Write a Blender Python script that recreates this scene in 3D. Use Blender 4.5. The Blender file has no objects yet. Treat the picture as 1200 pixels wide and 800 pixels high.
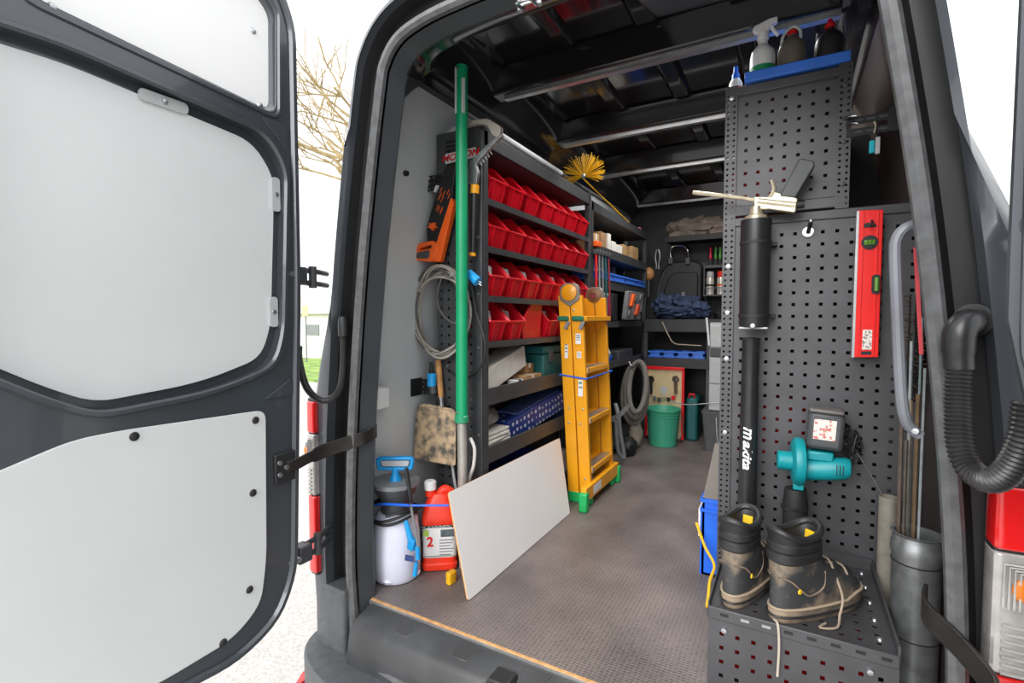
import bpy, bmesh, math, random
from mathutils import Vector, Matrix, Euler, noise
random.seed(7)
sc = bpy.context.scene
COL = sc.collection
R = math.radians

# ------------------------------------------------------------------ camera
cam_d = bpy.data.cameras.new('camera'); cam = bpy.data.objects.new('camera', cam_d); COL.objects.link(cam)
EYE, YAW, PITCH, FPX = 1.0, R(29.4), R(2.65), 580.0
cam.location = (0, 0, EYE); cam.rotation_euler = (R(90) - PITCH, 0, YAW)
cam_d.sensor_width = 36; cam_d.lens = FPX / 1200 * 36; cam_d.clip_start = 0.02; cam_d.clip_end = 500
sc.camera = cam
# ------------------------------------------------------------------ world: bright overcast
w = bpy.data.worlds.new('world'); sc.world = w; w.use_nodes = True
nt = w.node_tree; bg = nt.nodes['Background']
tc = nt.nodes.new('ShaderNodeTexCoord'); sp = nt.nodes.new('ShaderNodeSeparateXYZ'); rp = nt.nodes.new('ShaderNodeValToRGB')
nt.links.new(tc.outputs['Generated'], sp.inputs[0]); nt.links.new(sp.outputs['Z'], rp.inputs[0]); nt.links.new(rp.outputs[0], bg.inputs[0])
rp.color_ramp.elements[0].position = 0.0; rp.color_ramp.elements[0].color = (.93, .95, .97, 1)
rp.color_ramp.elements[1].position = 0.7; rp.color_ramp.elements[1].color = (1, 1, 1, 1)
bg.inputs[1].default_value = 1.25
sd = bpy.data.lights.new('sun', 'SUN'); sun = bpy.data.objects.new('sun', sd); COL.objects.link(sun)
sd.energy = 3.0; sd.angle = R(50); sd.color = (1, .985, .96); sun.rotation_euler = (R(58), 0, R(-6))
sc.view_settings.view_transform = 'Standard'; sc.view_settings.look = 'None'
sc.view_settings.exposure = 0.45; sc.view_settings.gamma = 1.0; sc.view_settings.use_curve_mapping = False

# ------------------------------------------------------------------ helpers
def px(u, v, x=None, y=None, z=None):
    """point of the photograph on a real plane of the van (x=, y= or z=)"""
    a = (u - 600) / FPX; b = (400 - v) / FPX
    f = math.cos(PITCH) + b * math.sin(PITCH); zz = b * math.cos(PITCH) - math.sin(PITCH)
    r = (-math.sin(YAW) * f + math.cos(YAW) * a, math.cos(YAW) * f + math.sin(YAW) * a, zz)
    t = (z - EYE) / r[2] if z is not None else (y / r[1] if y is not None else x / r[0])
    return Vector((r[0] * t, r[1] * t, EYE + r[2] * t))

def lin(h):
    h = h.lstrip('#'); c = [int(h[i:i + 2], 16) / 255 for i in (0, 2, 4)]
    return [x / 12.92 if x <= .04045 else ((x + .055) / 1.055) ** 2.4 for x in c]

MATS = {}
def mat(name, hexc, rough=.5, metal=0, var=.12, scale=12, bump=0, hex2=None, lo=.35, hi=.65, coat=0, trans=0, alpha=1, detail=5, bscale=None, emit=0):
    if name in MATS: return MATS[name]
    m = bpy.data.materials.new(name); m.use_nodes = True; n = m.node_tree.nodes; l = m.node_tree.links
    b = n['Principled BSDF']
    c = lin(hexc); c2 = lin(hex2) if hex2 else [min(1, x * (1 + var)) for x in c]; c1 = c if hex2 else [x * (1 - var) for x in c]
    t = n.new('ShaderNodeTexCoord'); no = n.new('ShaderNodeTexNoise'); no.inputs['Scale'].default_value = scale; no.inputs['Detail'].default_value = detail
    ra = n.new('ShaderNodeValToRGB'); ra.color_ramp.elements[0].position = lo; ra.color_ramp.elements[1].position = hi
    ra.color_ramp.elements[0].color = (*c1, 1); ra.color_ramp.elements[1].color = (*c2, 1)
    l.new(t.outputs['Object'], no.inputs['Vector']); l.new(no.outputs['Fac'], ra.inputs[0]); l.new(ra.outputs[0], b.inputs['Base Color'])
    b.inputs['Roughness'].default_value = rough; b.inputs['Metallic'].default_value = metal
    b.inputs['Coat Weight'].default_value = coat; b.inputs['Transmission Weight'].default_value = trans; b.inputs['Alpha'].default_value = alpha
    if bump:
        nb = no
        if bscale:
            nb = n.new('ShaderNodeTexNoise'); nb.inputs['Scale'].default_value = bscale; l.new(t.outputs['Object'], nb.inputs['Vector'])
        bm_ = n.new('ShaderNodeBump'); bm_.inputs['Strength'].default_value = bump; bm_.inputs['Distance'].default_value = .01
        l.new(nb.outputs['Fac'], bm_.inputs['Height']); l.new(bm_.outputs[0], b.inputs['Normal'])
    MATS[name] = m; return m

def chain(o):
    m = o.matrix_basis.copy()
    while o.parent: o = o.parent; m = o.matrix_basis @ m
    return m

class MB:
    def __init__(s): s.v = []; s.f = []
    def add(s, vs, fs):
        k = len(s.v); s.v += [Vector(p) for p in vs]; s.f += [[i + k for i in f] for f in fs]; return s
    def box(s, c, d, rot=None):
        c = Vector(c); h = Vector(d) / 2; M = Euler(rot).to_matrix() if rot else Matrix.Identity(3)
        vs = [c + M @ Vector((h.x * i, h.y * j, h.z * k)) for i in (-1, 1) for j in (-1, 1) for k in (-1, 1)]
        return s.add(vs, [(0, 1, 3, 2), (4, 6, 7, 5), (0, 4, 5, 1), (2, 3, 7, 6), (0, 2, 6, 4), (1, 5, 7, 3)])
    def bx(s, x0, x1, y0, y1, z0, z1):
        return s.box(((x0 + x1) / 2, (y0 + y1) / 2, (z0 + z1) / 2), (abs(x1 - x0), abs(y1 - y0), abs(z1 - z0)))
    def loft(s, rings, cap=True, closed=True):
        n = len(rings[0]); vs = [p for r in rings for p in r]; fs = []
        for i in range(len(rings) - 1):
            for j in range(n if closed else n - 1):
                k = (j + 1) % n; fs.append((i * n + j, i * n + k, (i + 1) * n + k, (i + 1) * n + j))
        if cap and closed: fs.append(tuple(range(n))[::-1]); fs.append(tuple((len(rings) - 1) * n + j for j in range(n)))
        return s.add(vs, fs)
    def tube(s, pts, r, n=8, cap=True, closed=False):
        pts = [Vector(p) for p in pts]; m = len(pts); rings = []; up = None
        for i, p in enumerate(pts):
            if closed: d = pts[(i + 1) % m] - pts[i - 1]
            else: d = pts[min(i + 1, m - 1)] - pts[max(i - 1, 0)]
            if d.length < 1e-9: d = Vector((0, 0, 1))
            d.normalize()
            if up is None: up = Vector((0, 0, 1)) if abs(d.z) < .9 else Vector((1, 0, 0))
            a = d.cross(up).normalized(); b = a.cross(d).normalized(); up = b
            rr = r[i] if isinstance(r, (list, tuple)) else r
            rings.append([p + a * rr * math.cos(2 * math.pi * j / n) + b * rr * math.sin(2 * math.pi * j / n) for j in range(n)])
        if closed: rings.append(rings[0]); cap = False
        return s.loft(rings, cap)
    def cyl(s, p0, p1, r0, r1=None, n=14): return s.tube([p0, p1], [r0, r0 if r1 is None else r1], n)
    def lathe(s, prof, o, axis=(0, 0, 1), n=20, sx=1, sy=1, cap=True):
        o = Vector(o); q = Vector((0, 0, 1)).rotation_difference(Vector(axis).normalized()).to_matrix()
        rings = [[o + q @ Vector((r * sx * math.cos(2 * math.pi * j / n), r * sy * math.sin(2 * math.pi * j / n), z)) for j in range(n)] for r, z in prof]
        return s.loft(rings, cap)
    def prism(s, poly, t0, t1, mp):
        n = len(poly); vs = [mp(a, b, t0) for a, b in poly] + [mp(a, b, t1) for a, b in poly]
        fs = [tuple(range(n))[::-1], tuple(range(n, 2 * n))] + [(i, (i + 1) % n, (i + 1) % n + n, i + n) for i in range(n)]
        return s.add(vs, fs)
    def holed(s, loops, t0, t1, mp):
        """flat plate with holes: loops[0] outer, rest holes"""
        b = bmesh.new(); ed = []
        for lp in loops:
            vv = [b.verts.new((p[0], p[1], 0)) for p in lp]
            for i in range(len(vv)): ed.append(b.edges.new((vv[i], vv[(i + 1) % len(vv)])))
        bmesh.ops.triangle_fill(b, use_beauty=True, use_dissolve=False, edges=ed)
        b.verts.index_update(); pts = [(q.co.x, q.co.y) for q in b.verts]; n = len(pts)
        fs = [[q.index for q in f.verts] for f in b.faces]; be = [(e.verts[0].index, e.verts[1].index) for e in b.edges if len(e.link_faces) == 1]
        b.free()
        s.add([mp(a, c, t0) for a, c in pts] + [mp(a, c, t1) for a, c in pts],
              [f[::-1] for f in fs] + [[i + n for i in f] for f in fs] + [(i, j, j + n, i + n) for i, j in be]); return s
    def peg(s, u0, u1, v0, v1, t0, t1, mp, pitch=.038, hole=.011, m=.02, skip=None):
        def cuts(a, b):
            k = max(1, int((b - a - 2 * m) / pitch) + 1); st = (a + b) / 2 - (k - 1) * pitch / 2; c = [a]
            for i in range(k): c += [st + i * pitch - hole / 2, st + i * pitch + hole / 2]
            return c + [b]
        us, vs_ = cuts(u0, u1), cuts(v0, v1); nu, nv = len(us), len(vs_); pts = []; fs = []
        for t in (t0, t1):
            for v in vs_:
                for u in us: pts.append(mp(u, v, t))
        N = nu * nv; I = lambda i, j, k=0: k * N + j * nu + i
        H = lambda i, j: i < 0 or j < 0 or i >= nu - 1 or j >= nv - 1 or (i % 2 == 1 and j % 2 == 1)
        for j in range(nv - 1):
            for i in range(nu - 1):
                if H(i, j): continue
                fs.append((I(i, j), I(i, j + 1), I(i + 1, j + 1), I(i + 1, j))); fs.append((I(i, j, 1), I(i + 1, j, 1), I(i + 1, j + 1, 1), I(i, j + 1, 1)))
                for di, dj, a, b in ((-1, 0, (i, j), (i, j + 1)), (1, 0, (i + 1, j + 1), (i + 1, j)), (0, -1, (i + 1, j), (i, j)), (0, 1, (i, j + 1), (i + 1, j + 1))):
                    if H(i + di, j + dj): fs.append((I(*a), I(*a, 1), I(*b, 1), I(*b)))
        return s.add(pts, fs)
    def ball(s, c, r, nu=14, nv=9, amp=0, seed=0, freq=3, flat=None, sq=1.0):
        c = Vector(c); r = Vector(r) if not isinstance(r, (int, float)) else Vector((r, r, r)); rings = []
        for i in range(nv + 1):
            ph = math.pi * i / nv; ring = []
            for j in range(nu):
                th = 2 * math.pi * j / nu
                f = lambda t: math.copysign(abs(t) ** sq, t)
                d = Vector((f(math.sin(ph)) * f(math.cos(th)), f(math.sin(ph)) * f(math.sin(th)), -f(math.cos(ph))))
                k = 1 + (amp * noise.noise(d * freq + Vector((seed * 7.3, seed * 1.7, seed))) if amp else 0)
                p = Vector((d.x * r.x, d.y * r.y, d.z * r.z)) * k
                if flat is not None: p.z = max(p.z, flat)
                ring.append(c + p)
            rings.append(ring)
        return s.loft(rings, cap=False)
    def build(s, name, m, parent=None, smooth=True, bevel=0, local=False, label=None, kind=None, ang=35):
        vs = s.v
        if parent is not None:
            if not local:
                inv = chain(parent).inverted(); vs = [inv @ p for p in vs]
            o_loc = Vector((0, 0, 0))
        else:
            lo = Vector([min(p[i] for p in vs) for i in range(3)]); hi = Vector([max(p[i] for p in vs) for i in range(3)])
            o_loc = Vector(((lo.x + hi.x) / 2, (lo.y + hi.y) / 2, lo.z)); vs = [p - o_loc for p in vs]
        me = bpy.data.meshes.new(name); me.from_pydata([tuple(p) for p in vs], [], [tuple(f) for f in s.f]); me.validate(); me.update()
        b = bmesh.new(); b.from_mesh(me); bmesh.ops.recalc_face_normals(b, faces=b.faces); b.to_mesh(me); b.free()
        me.materials.append(m)
        if smooth:
            me.polygons.foreach_set('use_smooth', [True] * len(me.polygons)); me.set_sharp_from_angle(angle=R(ang))
        o = bpy.data.objects.new(name, me); COL.objects.link(o); o.location = o_loc
        if parent is not None: o.parent = parent
        if bevel:
            md = o.modifiers.new('bevel', 'BEVEL'); md.width = bevel; md.segments = 2; md.limit_method = 'ANGLE'; md.angle_limit = R(40)
        if label: o['label'] = label
        if kind: o['kind'] = kind
        return o

def tag(o, label, cat, group=None, kind=None):
    o['label'] = label; o['category'] = cat
    if group: o['group'] = group
    if kind: o['kind'] = kind
    return o
def struct(o, label=None, cat=None):
    o['kind'] = 'structure'
    if label: o['label'] = label
    if cat: o['category'] = cat
    return o
def thing(name, label, cat, loc=(0, 0, 0), rot=(0, 0, 0), group=None):
    o = bpy.data.objects.new(name, None); COL.objects.link(o); o.location = loc; o.rotation_euler = rot; o.empty_display_size = .05
    return tag(o, label, cat, group)
def copy_tree(o, parent=None):
    c = o.copy(); COL.objects.link(c); c.parent = parent
    for ch in list(o.children): copy_tree(ch, c)
    return c
def text_mesh(s, size, shear=0, bold=0, depth=.0006, sx=1):
    cu = bpy.data.curves.new('t', 'FONT'); cu.body = s; cu.size = size; cu.shear = shear; cu.offset = bold; cu.extrude = depth; cu.align_x = 'CENTER'; cu.align_y = 'CENTER'
    ob = bpy.data.objects.new('t', cu); COL.objects.link(ob); dg = bpy.context.evaluated_depsgraph_get(); dg.update()
    me = ob.evaluated_get(dg).to_mesh(); r = ([Vector((v.co.x * sx, v.co.y, v.co.z)) for v in me.vertices], [list(p.vertices) for p in me.polygons])
    bpy.data.objects.remove(ob); bpy.data.curves.remove(cu); return r
def rrect(x0, x1, y0, y1, r, n=4):
    o = []
    for cx, cy, a in ((x1 - r, y1 - r, 0), (x0 + r, y1 - r, 90), (x0 + r, y0 + r, 180), (x1 - r, y0 + r, 270)):
        for i in range(n + 1):
            t = R(a + 90 * i / n); o.append((cx + r * math.cos(t), cy + r * math.sin(t)))
    return o
def rounded(poly, r, n=4):
    """round the corners of a polygon"""
    o = []; m = len(poly)
    for i in range(m):
        p = Vector(poly[i]).to_2d(); a = Vector(poly[i - 1]).to_2d() - p; b = Vector(poly[(i + 1) % m]).to_2d() - p
        rr = r[i] if isinstance(r, (list, tuple)) else r
        k = min(rr, a.length * .45, b.length * .45); a = p + a.normalized() * k; b = p + b.normalized() * k
        for j in range(n + 1):
            t = j / n; q = a * (1 - t) ** 2 + p * 2 * t * (1 - t) + b * t * t; o.append((q.x, q.y))
    return o
def spline(pts, n=6):
    pts = [Vector(p) for p in pts]; o = []
    for i in range(len(pts) - 1):
        p0 = pts[max(i - 1, 0)]; p1 = pts[i]; p2 = pts[i + 1]; p3 = pts[min(i + 2, len(pts) - 1)]
        for j in range(n):
            t = j / n
            o.append(.5 * ((2 * p1) + (p2 - p0) * t + (2 * p0 - 5 * p1 + 4 * p2 - p3) * t * t + (3 * p1 - p0 - 3 * p2 + p3) * t ** 3))
    return o + [pts[-1]]
def corrugated(pts, r, step=.006):
    sp_ = spline(pts, 10); ps = [sp_[0]]; rr = []
    acc = 0; out = []
    for i in range(len(sp_) - 1):
        d = sp_[i + 1] - sp_[i]; L = d.length; k = 0
        while acc <= L: out.append(sp_[i] + d * (acc / L)); acc += step / 2
        acc -= L
    return out, [r if i % 2 else r * .82 for i in range(len(out))]
XZ = lambda y: (lambda a, b, t: Vector((a, y + t, b)))      # plate facing -y
YZ = lambda x: (lambda a, b, t: Vector((x + t, a, b)))      # plate facing +x
XY = lambda z: (lambda a, b, t: Vector((a, b, z + t)))

# ------------------------------------------------------------------ materials
PAINT = mat('van paint', '#4c5056', .28, .35, .06, 3, coat=.4)
PAINTD = mat('inner paint', '#45494d', .35, .2, .1, 6)
SEAL = mat('door seal rubber', '#57585a', .38, 0, .2, 40)
CHAN = mat('black channel', '#1d1e20', .5, 0, .2, 10)
PLAST = mat('black plastic', '#232426', .45, 0, .2, 15)
BUMP = mat('bumper plastic', '#515457', .55, 0, .12, 30, bump=.1)
SILL = mat('sill plastic', '#3c3d3f', .45, 0, .25, 9)
DPANEL = mat('door board', '#d3d7d8', .5, 0, .02, 4)
WPANEL = mat('wall board', '#c9cdd0', .55, 0, .03, 4)
RWALL = mat('right wall board', '#4a4240', .5, 0, .1, 5)
RACK = mat('rack steel', '#4b4d50', .42, .3, .1, 14)
PEGM = mat('pegboard steel', '#4b4b4e', .45, .25, .12, 9)
ALU = mat('aluminium', '#b9babb', .35, .8, .08, 20)
CHROME = mat('chrome', '#c9cacc', .15, 1, .04, 20)
STEEL = mat('galvanised steel', '#9a9d9f', .4, .75, .2, 25)
ZINC = mat('zinc screw', '#b8bcc0', .3, .9, .05, 30)
BLK = mat('matt black', '#1b1c1e', .6, 0, .2, 20)
BLKG = mat('satin black', '#242527', .32, 0, .15, 15)
RED = mat('bin red', '#cf1023', .32, 0, .06, 8)
YEL = mat('ladder yellow', '#f0a51a', .38, 0, .06, 9)
GRN = mat('pole green', '#129a68', .38, 0, .1, 6)
WHT = mat('white plastic', '#e6e7e8', .4, 0, .03, 10)
PAPER = mat('paper white', '#dedad3', .8, 0, .08, 18)
CARD = mat('cardboard', '#b58f63', .85, 0, .15, 16)
BLUE = mat('crate blue', '#1b62d8', .4, 0, .08, 10)
BLUEL = mat('tray blue', '#3f7ae0', .4, 0, .08, 10)
CYAN = mat('sprayer blue', '#189ae0', .35, 0, .06, 10)
ORNG = mat('tool orange', '#f2641c', .4, 0, .06, 10)
TEAL = mat('blower teal', '#0f8f98', .4, 0, .1, 12)
GREYP = mat('grey plastic', '#7c7f82', .5, 0, .1, 12)
DGREY = mat('dark grey plastic', '#46484b', .5, 0, .12, 12)
LGREY = mat('light grey plastic', '#b7babc', .5, 0, .05, 12)
WOOD = mat('wood', '#b6834f', .6, 0, .2, 30)
PLY = mat('plywood edge', '#c99a66', .7, 0, .2, 40)
REDP = mat('red paint', '#e0181f', .35, 0, .06, 10)
NAVY = mat('navy cloth', '#2e3c58', .85, 0, .3, 10, bump=.5, bscale=30)
TAUPE = mat('taupe cloth', '#7a6f66', .9, 0, .25, 9, bump=.5, bscale=25)
MUD = mat('muddy steel', '#5d5953', .7, .2, hex2='#c7ad8c', scale=26, lo=.38, hi=.6, bump=.4, detail=10)
CABLE = mat('cable grey', '#a39d94', .55, 0, .12, 20)
LENSR = mat('red lens', '#d81a1c', .12, 0, .05, 6, coat=1)
LENSC = mat('clear lens', '#b0aeab', .1, .3, .12, 30, coat=1)
AMBER = mat('amber bulb', '#d8782a', .2, 0, .1, 10)

# ================================================================== SETTING
LX, RX, BY, CZ = -1.42, .36, 4.6, 2.12        # left wall, right wall, bulkhead, roof skin
CXV = -.515
# --- outside ground
gm = mat('asphalt', '#aeaaa6', .9, 0, hex2='#c9c6c2', scale=60, bump=.3, detail=12)
g = MB().bx(-40, 40, -20, 60, -.78, -.72).build('ground', gm, smooth=False); struct(g, 'pale grey paved yard around the van', 'ground')
lawn = MB().bx(-60, -9, 9, 40, -.72, -.66).build('lawn', mat('grass', '#7f9a4e', .95, 0, .4, 3, bump=.6), smooth=False); struct(lawn, 'strip of green lawn far behind the van', 'lawn')

# --- floor: anti-slip mesh board
fm = bpy.data.materials.new('antislip floor'); fm.use_nodes = True
n, l = fm.node_tree.nodes, fm.node_tree.links; b = n['Principled BSDF']
t = n.new('ShaderNodeTexCoord'); mp_ = n.new('ShaderNodeMapping'); mp_.inputs['Scale'].default_value = (1, 1.25, 1); l.new(t.outputs['Object'], mp_.inputs[0])
vo = n.new('ShaderNodeTexVoronoi'); vo.inputs['Scale'].default_value = 72; vo.inputs['Randomness'].default_value = .12; l.new(mp_.outputs[0], vo.inputs['Vector'])
n1 = n.new('ShaderNodeTexNoise'); n1.inputs['Scale'].default_value = 3.2; n1.inputs['Detail'].default_value = 9; l.new(t.outputs['Object'], n1.inputs['Vector'])
r1 = n.new('ShaderNodeValToRGB'); r1.color_ramp.elements[0].position = .25; r1.color_ramp.elements[1].position = .75
r1.color_ramp.elements[0].color = (*lin('#4d4746'), 1); r1.color_ramp.elements[1].color = (*lin('#776f6d'), 1); l.new(n1.outputs['Fac'], r1.inputs[0])
r2 = n.new('ShaderNodeValToRGB'); r2.color_ramp.elements[0].position = .25; r2.color_ramp.elements[1].position = .6
r2.color_ramp.elements[0].color = (.5, .5, .5, 1); r2.color_ramp.elements[1].color = (1.35, 1.32, 1.3, 1); l.new(vo.outputs['Distance'], r2.inputs[0])
mx = n.new('ShaderNodeMix'); mx.data_type = 'RGBA'; mx.blend_type = 'MULTIPLY'; mx.inputs[0].default_value = 1
l.new(r1.outputs[0], mx.inputs[6]); l.new(r2.outputs[0], mx.inputs[7]); l.new(mx.outputs[2], b.inputs['Base Color'])
bu = n.new('ShaderNodeBump'); bu.inputs['Strength'].default_value = .8; bu.inputs['Distance'].default_value = .003; l.new(vo.outputs['Distance'], bu.inputs['Height']); l.new(bu.outputs[0], b.inputs['Normal'])
b.inputs['Roughness'].default_value = .42
floor = struct(MB().bx(LX, RX, 1.262, BY, -.02, 0).build('floor', fm, smooth=False), 'dark anti-slip mesh patterned van floor', 'floor')
MB().bx(CXV - .77, CXV + .77, 1.252, 1.262, -.022, .001).build('plywood_edge', PLY, floor, smooth=False)
MB().bx(CXV - .77, CXV + .77, 1.246, 1.252, -.022, -.001).build('edge_strip', ALU, floor, smooth=False)

# --- walls, bulkhead and roof
wl = MB().prism([(LX, -.02), (LX, .8), (LX + .03, 1.3), (LX + .07, 1.7), (LX + .1, 1.96), (LX + .09, 1.96), (LX + .06, 1.7), (LX + .02, 1.3), (LX - .01, .8), (LX - .01, -.02)], 1.33, BY, lambda a, b_, t_: Vector((a, t_, b_))).build('wall_left', WPANEL, smooth=False)
struct(wl, 'plain grey board lining the left side of the van', 'wall')
kn = MB().lathe([(.001, 0), (.012, 0), (.014, .03), (.01, .06), (.001, .062)], px(463, 203, x=LX + .012), (1, .15, -.1), 12).build('peg_knob', BLK, wl)
wr = MB()
WP = [(RX, -.02), (RX - .01, 1.1), (RX - .07, 1.5), (RX - .11, 1.75), (RX - .15, 1.99), (RX - .14, 1.99), (RX - .10, 1.75), (RX - .06, 1.5), (RX, 1.1), (RX + .01, -.02)]
for y0, y1 in ((1.45, 2.75), (4.1, BY)): wr.prism(WP, y0, y1, lambda a, b_, t_: Vector((a, t_, b_)))
wr.prism(WP[3:7], 2.75, 4.1, lambda a, b_, t_: Vector((a, t_, b_)))
wr = struct(wr.build('wall_right', RWALL, smooth=False), 'dark lined right side of the van with an open sliding door gap', 'wall')
wb = struct(MB().bx(LX, RX, BY, BY + .03, -.02, CZ).build('wall_back', mat('bulkhead', '#2b2b2c', .5, 0, .2, 6), smooth=False), 'dark bulkhead closing the front of the load space', 'wall')
ROOF = mat('roof black', '#232326', .14, .35, .15, 4, coat=.3)
cl = struct(MB().bx(LX + .11, RX - .14, 1.42, BY, CZ, CZ + .02).build('ceiling', ROOF, smooth=False), 'glossy black ribbed metal roof lining', 'ceiling')
RIBS = [1.985, 2.685, 3.40, 4.44]; RZ = 2.005
for i, y in enumerate(RIBS):
    rb = MB().prism([(y - .06, CZ), (y - .035, RZ), (y + .05, RZ), (y + .085, CZ)], LX + .1, RX - .12, lambda a, b_, t_: Vector((t_, a, b_))).build('roof_rib', ROOF, cl, bevel=.01)
    MB().bx(-1.15 - .02 * i, .12, y - .014, y + .014, RZ - .018, RZ).build('light_strip', ALU, rb, smooth=False, label='pale grey strip under the rib')
for y0, y1 in ((1.55, 1.9), (2.1, 2.6), (2.8, 3.3), (3.52, 4.34)):
    for x in (-1.15, -.82, -.5, -.18, .1):
        MB().prism([(x - .05, CZ), (x - .03, CZ - .022), (x + .03, CZ - .022), (x + .05, CZ)], y0, y1, lambda a, b_, t_: Vector((a, t_, b_))).build('roof_bead', ROOF, cl, bevel=.006)
MB().prism([(LX + .08, CZ), (LX + .085, 1.93), (LX + .13, 1.93), (LX + .24, 2.02), (LX + .28, CZ)], 1.42, BY, lambda a, b_, t_: Vector((a, t_, b_))).build('roof_rail', ROOF, cl, bevel=.01)
MB().prism([(RX - .12, CZ), (RX - .13, 1.95), (RX - .17, 1.95), (RX - .27, 2.03), (RX - .31, CZ)], 1.42, BY, lambda a, b_, t_: Vector((a, t_, b_))).build('roof_rail', ROOF, cl, bevel=.01)

# --- added fill-light bars, unseen behind the ribs, brightening the load space
FILL = bpy.data.materials.new('fill diffuser'); FILL.use_nodes = True
_b = FILL.node_tree.nodes['Principled BSDF']; _b.inputs['Emission Color'].default_value = (1, .98, .95, 1); _b.inputs['Emission Strength'].default_value = 3
for y in (2.11, 2.81, 3.53):
    lh = MB().bx(-1.0, -.05, y - .025, y + .025, CZ - .03, CZ).build('fill_lamp', ALU, cl, bevel=.004, label='added slim fill-light bar, unseen behind a roof rib')
    MB().bx(-.99, -.06, y - .018, y + .018, CZ - .034, CZ - .03).build('fill_diffuser', FILL, lh, smooth=False)
    la = bpy.data.lights.new('fill_lamp_light', 'AREA'); la.shape = 'RECTANGLE'; la.size = .9; la.size_y = .04; la.energy = 7; la.color = (1, .97, .93)
    lo = bpy.data.objects.new('fill_lamp_light', la); COL.objects.link(lo); lo.location = (-.525, y, CZ - .04)
# --- rear frame: rings swept round the door opening
HW = [(-.04, .785), (.0, .79), (.2, .798), (.63, .778), (1.12, .728), (1.485, .675), (1.74, .63), (1.8, .612), (1.85, .57), (1.878, .5), (1.895, .36), (1.905, 0)]
def _dens(h):
    o = []
    for i in range(len(h) - 1):
        p0, p1, p2, p3 = h[max(i - 1, 0)], h[i], h[i + 1], h[min(i + 2, len(h) - 1)]
        for j in range(5):
            t = j / 5
            o.append(tuple(.5 * (2 * p1[k] + (p2[k] - p0[k]) * t + (2 * p0[k] - 5 * p1[k] + 4 * p2[k] - p3[k]) * t * t + (3 * p1[k] - p0[k] - 3 * p2[k] + p3[k]) * t ** 3) for k in (0, 1)))
    return o + [h[-1]]
HW = _dens(HW)
def contour(off, zbot=None, offr=None):
    """left bottom -> over the top -> right bottom, pushed outward by off"""
    pts = [Vector((CXV - h, z)) for z, h in HW] + [Vector((CXV + h, z)) for z, h in HW[-2::-1]]
    o = []; m = len(pts)
    for i, p in enumerate(pts):
        d = pts[min(i + 1, m - 1)] - pts[max(i - 1, 0)]; d.normalize(); nrm = Vector((-d.y, d.x))
        k = off if i < m / 2 or offr is None else offr
        if callable(k): k = k(p.y)
        q = p + nrm * k
        if zbot is not None and (i == 0 or i == m - 1): q.y = zbot
        o.append(q)
    return o
def sweep(layers):
    mb = MB(); rings = []
    for off, offr, y, zb in layers: rings.append([Vector((p.x, y, p.y)) for p in contour(off, zb, offr)])
    return mb.loft(rings, cap=False, closed=False)
oL = lambda k: (lambda z: k * (.205 if z < .75 else (.205 - .06 * min(1, (z - .75) / .3)) if z < 1.6 else .12))
oR = lambda k: (lambda z: k * (.2 - .115 * max(0, min(1, (z - .95) / .4))))
fr = sweep([(.2, .14, 1.46, -.05), (.2, .09, 1.35, -.05), (.0, .03, 1.30, -.05), (-.02, .012, 1.275, -.05), (-.004, .0, 1.215, -.05)]).build('trim_1', PAINTD, smooth=True)
struct(fr, 'painted inner edge of the rear door opening', 'trim')
sweep([(.02, .02, 1.2, -.05), (.045, .045, 1.235, -.05), (.09, .09, 1.235, -.05), (.10, .085, 1.2, -.05)]).build('door_channel', CHAN, fr)
bd = sweep([(.098, .075, 1.2, -.08), (.105, .08, 1.17, -.08), (oL(.75), oR(.75), 1.165, -.08), (oL(.93), oR(.93), 1.19, -.08), (oL(1.0), oR(1.0), 1.25, -.08), (.24, lambda z: .12 if z > 1.1 else .2, 1.6, -.08), (.27, .24, 2.0, -.08), (.27, .24, 4.64, -.08)]).build('body_shell', PAINT, fr, ang=50)
sp_ = [Vector((p.x, 1.196, p.y)) for p in contour(.008, -.06)]
bot = [Vector((CXV + s_ * a, y_, z_)) for s_, a, y_, z_ in ((-1, .775, 1.185, -.1), (-1, .73, 1.16, -.135), (-1, .5, 1.14, -.145), (1, .5, 1.14, -.145), (1, .73, 1.16, -.135), (1, .775, 1.185, -.1))]
MB().tube(bot[2::-1] + sp_ + bot[:2:-1], .017, 8, closed=True).build('rubber_seal', SEAL, fr)
for u, v in ((441, 251), (437, 308), (430, 381), (429, 448), (427, 505)):
    p = px(u, v, y=1.245); MB().lathe([(.001, 0), (.006, 0), (.005, .003), (.001, .004)], p, (1, -.6, 0), 10).build('screw', ZINC, fr)
# header over the opening, with lock striker
hd = MB().loft([[Vector((p.x, y, p.y + dz)) for p in contour(-.02)[35:-35]] for y, dz in ((1.27, 0), (1.33, .01), (1.40, .07), (1.46, .2))], cap=False, closed=False).build('header', ROOF, fr)
sk = MB().box((-.64, 1.24, 1.862), (.06, .03, .02)).build('lock_striker', CHROME, fr, bevel=.004)
MB().tube(spline([(-.66, 1.235, 1.85), (-.66, 1.2, 1.845), (-.62, 1.2, 1.845), (-.62, 1.235, 1.85)], 4), .006, 8).build('striker_loop', CHROME, sk)
for u in (-.67, -.61): MB().lathe([(.001, 0), (.009, 0), (.007, .006), (.001, .007)], (u, 1.235, 1.85), (0, -.3, -1), 10).build('bolt', ZINC, sk)
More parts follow.
